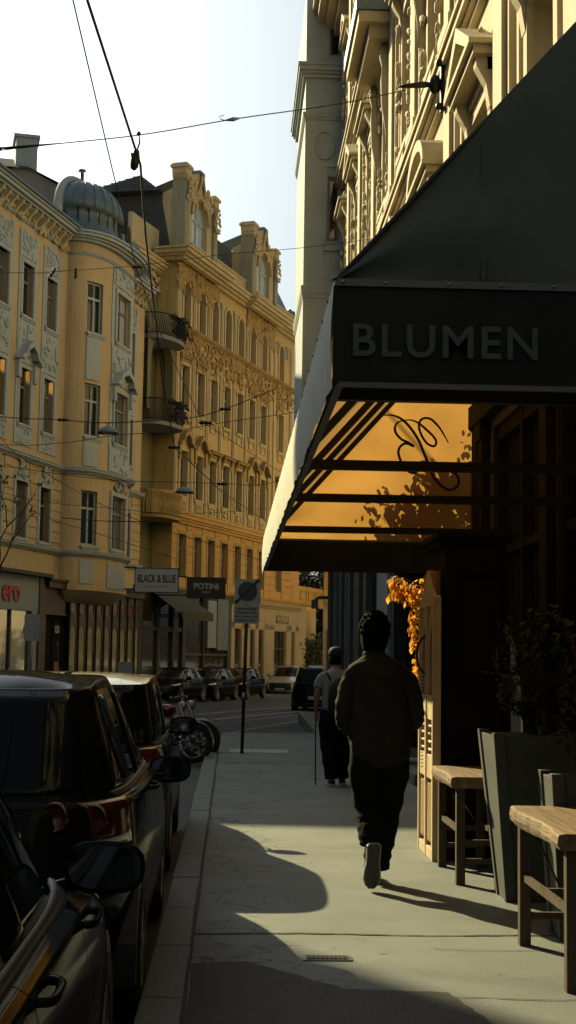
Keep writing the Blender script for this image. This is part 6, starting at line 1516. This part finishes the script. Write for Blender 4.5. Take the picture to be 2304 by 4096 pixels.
b = MB(); b.box(-15.9, -.14, 4.1, -1, 0, 4.35); b.box(-15.9, -.10, 0, -15.5, 0, 4.1); b.build('fascia', 'dark_wood', sf, bevel=.008)
# second shop farther along: tall posts and smoky panes
s2 = thing('glass_shopfront', 'shopfront of tall dark posts and smoky panes behind the two walkers', 'shopfront', (WXX, 0, 0), R_(-90))
b = MB(); b.quad((-43, .0, -.4), (-26.6, .0, -.4), (-26.6, .0, 4.6), (-43, .0, 4.6)); b.build('window_pane', 'glass_smoky', s2)
b = MB()
for y, w_ in ((38.2, .55), (34.4, .55), (31.8, .35), (29.9, .6), (28.0, .3)): b.box(-y-w_, -.16, -.4, -y+w_, -.01, 4.5)
b.build_each('post', 'tile', s2); b = MB(); b.box(-43, -.2, 4.5, -24.8, -.0, 4.58); b.build('fascia', 'tile', s2)
b = MB()
for y in (37.3, 33.5, 30.95): b.box(-y-.16, -.1, -.3, -y+.10, -.01, 4.2)
b.build_each('steel_strip', 'lead', s2)
b = MB(); b.box(-26.6, -.06, -.1, -24.8, .05, 4.55); b.build('white_panel', 'sign_white', s2)
b = MB(); b.box(-20.1, -.55, -.01, -17.2, 0, .14); q = tag(b.build('door_step', 'granite', rt, bevel=.01))
# box planter / bin by the step, just behind the walker
bn = thing('letter_box', 'dark metal box on legs against the wall beyond the walker', 'metal box', (2.42, 15.6+3.6, 0))
b = MB(); b.box(-.2, -.3, .35, .2, .3, 1.15); b.build('housing', 'iron', bn, bevel=.02)
b = MB(); b.box(-.21, -.25, .95, -.2, .25, .98); b.box(-.21, -.28, 1.04, -.2, .28, 1.06); b.build_each('slot', 'steel', bn)
b = MB(); 
for sx in (-.15, .15): b.box(sx-.02, -.22, 0, sx+.02, -.18, .35); b.box(sx-.02, .18, 0, sx+.02, .22, .35)
b.build_each('leg', 'iron', bn)
ws = thing('wall_fixture', 'small teal fixture jutting from the shop wall near the oriel', 'fixture', (2.55, 40.2, 3.2))
b = MB(); b.tube([(.2, 0, 0), (-.1, 0, .0), (-.2, 0, -.1)], .05, 8); b.box(-.30, -.1, -.32, -.12, .1, -.08); b.build('arm', 'lead', ws)

# ================================================================== WIRES
def cable(name, lbl, cat, pts, r, m_='cable', group=None, spline=True):
    o = MB().tube(cr_pts(pts, 6) if spline and len(pts) > 2 else pts, r, 6).build(name, m_); return tag(o, lbl, cat, group)
cable('contact_wire', 'thick black overhead wire running along the street through the hanging clamp', 'overhead wire', [(-1.8, 2, 7.75), (-1.46, 12.9, 7.62), (-1.26, 17.5, 7.68), (-1.34, 20.1, 7.5), (-1.58, 30.4, 7.35), (-1.71, 40.2, 7.4), (-.41, 50.7, 7.35), (1.37, 60.6, 7.3)], .016, spline=False)
cable('feeder_cable', 'thin twisted black cable descending left of the thick overhead wire', 'overhead wire', [(-1.63, 2, 8.0), (-1.67, 13.4, 7.9), (-1.69, 18.5, 7.9), (-1.66, 22.9, 7.8), (-1.47, 26.3, 7.6), (-.92, 35.2, 7.5), (-.78, 35.9, 7.4), (1.98, 46.6, 7.3), (3, 52, 7.2)], .009, spline=False)
an = thing('wall_anchor', 'dark iron wall anchor on the sunlit facade holding the span wire', 'wire anchor', (2.56, 17.6, 8.89))
b = MB(); b.box(-.0, -.05, -.36, .05, .05, .36); b.build('anchor_plate', 'iron', an)
b = MB(); b.ball((-.07, 0, 0), .09, .08, .13, 10); b.ball((-.02, -.02, .28), .05, n=8); b.ball((-.02, -.02, -.30), .05, n=8); b.tube([(-.1, 0, 0), (-.22, 0, -.01), (-.45, 0, -.035), (-.55, 0, -.05)], [.03, .045, .03, .01], 8); b.build('insulator', 'iron', an)
cable('span_wire', 'span wire from the wall anchor across the street carrying the clamp', 'overhead wire', [(2.1, 17.6, 8.80), (1.2, 17.6, 8.58), (-.08, 17.6, 8.35), (-1.3, 17.6, 8.1), (-2.65, 17.6, 7.91), (-5, 18.5, 7.9), (-9, 20.5, 8.3), (-14.2, 23.0, 9.4)], .007)
b = MB(); b.tube([(.0, 17.6, 8.365), (-.10, 17.6, 8.345), (-.22, 17.6, 8.325)], [.006, .03, .006], 8); b.tube([(-.2, 17.6, 8.33), (-.26, 17.6, 8.34), (-.28, 17.6, 8.38), (-.22, 17.6, 8.39)], .006, 5); tag(b.build('wire_splice', 'steel'), 'small splice fitting on the span wire against the sky', 'wire fitting')
b = MB(); b.tube([(-2.3, 17.6, 7.96), (-2.75, 17.6, 7.905), (-3.2, 17.6, 7.86)], [.008, .02, .012], 8); b.ball((-3.05, 17.6, 7.87), .035, .025, .03, 8); tag(b.build('span_insulator', 'iron'), 'dark insulator rod on the span wire beside the chimney', 'wire fitting')
cl = thing('hanging_clamp', 'black pulley clamp hanging from the span wire with the thick wire through it', 'wire clamp', (-1.3, 17.6, 8.1))
b = MB(); b.tube([(0, 0, .02), (.015, 0, -.1), (-.02, 0, -.22)], .012, 6); b.ball((0, 0, .02), .03, n=8); b.build('hanger', 'iron', cl)
b = MB(); b.tube([(-.02, 0, -.2), (-.035, 0, -.3), (-.045, 0, -.42), (-.05, 0, -.46)], [.035, .06, .05, .02], 10); b.box(-.09, -.02, -.44, -.06, .02, -.24); b.build('pulley', 'iron', cl)
spans = [
 ('upper span wire with three small insulators crossing before the houses', [(-12, 28, 9.0), (-4.41, 26, 8.53), (-3.39, 26, 8.58), (-1.88, 26, 8.73), (-.3, 26, 8.98), (1.26, 26, 9.16), (2.75, 26, 9.4)], .006),
 ('span wire carrying the nearer pendant street lamp', [(-10.5, 42, 8.9), (-6.98, 42, 8.48), (-5.39, 42, 8.43), (-3.8, 42, 8.36), (-2.04, 42, 8.5), (-1.09, 42, 8.61), (-.03, 42, 8.97), (1.27, 42, 9.54)], .014),
 ('span wire with an oval shackle just below the nearer pendant lamp', [(-10.5, 38, 7.3), (-6.29, 38, 7.06), (-4.7, 38, 7.13), (-3.22, 38, 7.37), (-1.62, 38, 7.54), (-.02, 38, 7.84), (1.53, 38, 8.1), (2.75, 38, 8.5)], .009),
 ('span wire carrying the farther pendant street lamp', [(-8, 46, 7.6), (-4.3, 46, 7.16), (-1.6, 46, 7.11), (-.38, 46, 7.10), (1.18, 46, 7.14), (2.7, 41, 7.5)], .010),
 ('low span wire ending in a bracket beside the recessed balconies', [(-5.31, 44, 5.69), (-4.27, 44, 5.62), (-3.16, 44, 5.61), (-1.94, 44, 5.65)], .014),
 ('thin lowest wire slanting down across the yellow house', [(-6.5, 30, 5.3), (-4.92, 30, 4.78), (-3.74, 30, 4.3), (-2.78, 30, 4.02), (-1.2, 31, 3.6)], .006),
 ('slanting wire from the left edge down past the curved bay', [(-8, 40, 8.6), (-6.63, 40, 7.56), (-6.16, 40, 7.11), (-4.35, 40, 6.02), (-2.65, 40, 5.27), (-.97, 40, 4.74), (1, 42, 4.3)], .008),
 ('fine wire sagging across the lower windows of the yellow house', [(-8, 36, 6.1), (-5.2, 36, 5.4), (-3.2, 36, 5.2), (-1.2, 38, 5.3), (1.2, 42, 5.9)], .006)]
for l, p_, r_ in spans: cable('span_wire', l, 'overhead wire', p_, r_, group='thin span wires over the street')
for (x, y, z), l in (((-3.44, 26, 8.56), 'pair of small dark insulators on the upper span wire, left one'), ((-3.02, 26, 8.56), 'single small dark insulator on the upper span wire'), ((-1.88, 26, 8.70), 'wire junction where the upper span wire meets the feeder'), ((-5.1, 42, 8.42), 'dark bead insulator left of the nearer pendant lamp'), ((-.3, 42, 8.85), 'dark bead insulator right of the nearer pendant lamp'), ((-.75, 35.9, 7.42), 'dark junction clamp on the feeder before the ornate house'), ((-.38, 46, 7.08), 'dark bead insulator right of the farther pendant lamp'), ((-1.72, 40.2, 7.4), 'clamp where the thick overhead wire bends')):
    b = MB(); rs_ = .035 if y < 30 else .06; b.lathe([(.01, -.11*rs_/.035), (rs_, -.07*rs_/.035), (rs_*.5, -.03*rs_/.035), (rs_, .0), (rs_*.5, .04*rs_/.035), (rs_*.8, .06*rs_/.035), (.01, .1*rs_/.035)], (0, 0, 0), 10)
    ang = .5 if 'pair' in l else (0 if 'single' in l else PI/2); mr_ = Matrix.Rotation(ang, 3, 'Y'); b.v = [tuple(mr_ @ Vector(v)) for v in b.v]; o = b.build('wire_insulator', 'iron'); o.location = (x, y, z); tag(o, l, 'insulator')
for (x, y, z), l in (((-3.78, 42, 8.04), 'nearer pendant street lamp, a shallow teal dome hung on a wire'), ((-1.60, 46, 6.76), 'farther pendant street lamp hung before the ornate house')):
    o = thing('pendant_lamp', l, 'street lamp', (x, y, z), 0, 'pendant street lamps'); b = MB(); b.lathe([(.02, .24), (.06, .23), (.10, .19), (.20, .15), (.29, .06), (.325, 0), (.315, 0), (.26, .05), (.1, .12), (.02, .13)], (0, 0, 0), 28); b.build('lamp_shade', 'lead', o)
    b = MB(); b.tube([(-.07, 0, .35), (0, 0, .22), (.07, 0, .35)], .012, 6); b.build('hanger', 'iron', o); b = MB(); b.lathe([(.15, .02), (.13, -.02), (.0, -.03)], (0, 0, 0), 16); b.build('lamp_glass', 'lamp_clear', o)

# ================================================================== TREES
def bare_tree(x, y, lbl, seed, h=5.0):
    o = thing('young_tree', lbl, 'tree', (x, y, gz(y))); rnd = random.Random(seed); t = MB(); tw = MB(); lf = MB(); ends = []
    def grow(p, d, L, r, lvl):
        q = [p]; 
        for k in range(4): d = (d+Vector((rnd.gauss(0, .12), rnd.gauss(0, .12), rnd.gauss(0.03, .06)))).normalized(); p = p+d*L/4; q.append(p)
        (t if lvl < 1 else tw).tube(q, [r*(1-.12*k) for k in range(5)], 6)
        if lvl >= 4: ends.append(p); return
        for k in range(2 if lvl else 4):
            a = rnd.uniform(0, 2*PI); s_ = rnd.uniform(.45, .8); nd = (d+Vector((math.cos(a), math.sin(a), .15))*s_).normalized(); grow(q[-1 if k < 2 else -2], nd, L*rnd.uniform(.55, .78), r*.55, lvl+1)
    grow(Vector((0, 0, 0)), Vector((0, 0, 1)), h*.50, .09, 0); t.build('trunk', 'bark', o); tw.build('branch', 'bark', o)
    for p in ends:
        if rnd.random() < .7:
            for k in range(5): leaf(lf, p+Vector((rnd.gauss(0, .07), rnd.gauss(0, .07), rnd.gauss(0, .07))), rnd.uniform(.05, .09), rnd)
    lf.build('foliage', 'leaf_spring', o, fix=False)
bare_tree(-5.05, 31, 'young street tree with thin bare branches and fresh buds at the left edge', 6, 4.6)
def dense_tree(x, y, z0, R, H, lbl, seed):
    o = thing('dense_tree', lbl, 'tree', (x, y, gz(y)), 0, 'dark trees beyond the low wing'); b = MB(); b.tube([(0, 0, 0), (.1, 0, z0), (0, 0, z0+H*.6)], [.35, .28, .1], 8); b.build('trunk', 'bark', o); b = MB(); rnd = random.Random(seed)
    for k in range(9): leafmass(b, (rnd.uniform(-.6, .6)*R, rnd.uniform(-.6, .6)*R, z0+rnd.uniform(.1, .9)*H), R*.55, R*.55, H*.3, 520, .5, seed*10+k, shell=.2)
    b.build('crown', 'leaf_dark', o, fix=False)
dense_tree(6.5, 96, 2.5, 4.2, 6.5, 'dark dense tree behind the low wing, left one', 2); dense_tree(10.5, 92, 2.0, 4.5, 7.0, 'dark dense tree behind the low wing, right one nearer the shopfront', 5)
b = MB(); leafmass(b, (0, 0, 1.6), .8, .8, 1.8, 1100, .2, 9); o = b.build('street_bush', 'leaf_spring', None, fix=False); o.location = (4.6, 78, gz(78)); tag(o, 'green bush by the box sign in front of the low wing', 'bush')
# far pavement in front of the houses across the junction
def local(P_, a_, x, y): c, s_ = math.cos(a_), math.sin(a_); return (P_[0]+x*c-y*s_, P_[1]+x*s_+y*c)
b = MB(); L1 = [local(P1, A1, x, y) for x, y in ((-68, 0), (7.25, 0))]+[local(P2, A2, x, y) for x, y in ((0, 0), (30, 0), (30, -3.0), (0, -3.0))]+[local(P1, A1, x, y) for x, y in ((5.5, -3.0), (-68, -3.0))]
n_ = len(L1); b.add([(x, y, gz(y)+.13) for x, y in L1]+[(x, y, gz(y)-.3) for x, y in L1], [tuple(range(n_))]+[(i, (i+1) % n_, n_+(i+1) % n_, n_+i) for i in range(n_)]); tag(b.build('far_pavement', 'pave'), kind='structure')
b = MB()
for seg in ([local(P1, A1, -68+1.5*k, -3.06) for k in range(49)], [local(P2, A2, 1.5*k, -3.06) for k in range(21)]):
    for i in range(len(seg)-1):
        (x0_, y0_), (x1_, y1_) = seg[i], seg[i+1]; d = Vector((x1_-x0_, y1_-y0_)).normalized(); nn = Vector((-d.y, d.x))*.09; q = [(x0_+nn.x, y0_+nn.y), (x1_+nn.x, y1_+nn.y), (x1_-nn.x, y1_-nn.y), (x0_-nn.x, y0_-nn.y)]
        b.add([(x, y, gz(y)+.135) for x, y in q]+[(x, y, gz(y)-.2) for x, y in q], [(0, 1, 2, 3), (3, 2, 6, 7), (0, 3, 7, 4), (1, 0, 4, 5), (2, 1, 5, 6)])
tag(b.build('far_kerb', 'granite'), kind='structure')
# raised-lettered shop's parasol-less furniture: menu board before the arcade
mb_ = thing('notice_board', 'small white notice on a stand in front of the wooden arcade', 'notice board', (*local(P1, A1, 2.6, -1.2), gz(58)+.13))
b = MB(); b.box(-.3, -.02, 1.0, .3, .02, 1.5); b.build('board', 'sign_white', mb_); b = MB(); b.tube([(-.2, 0, 0), (-.2, 0, 1.0)], .02, 6); b.tube([(.2, 0, 0), (.2, 0, 1.0)], .02, 6); b.build('leg', 'iron', mb_)
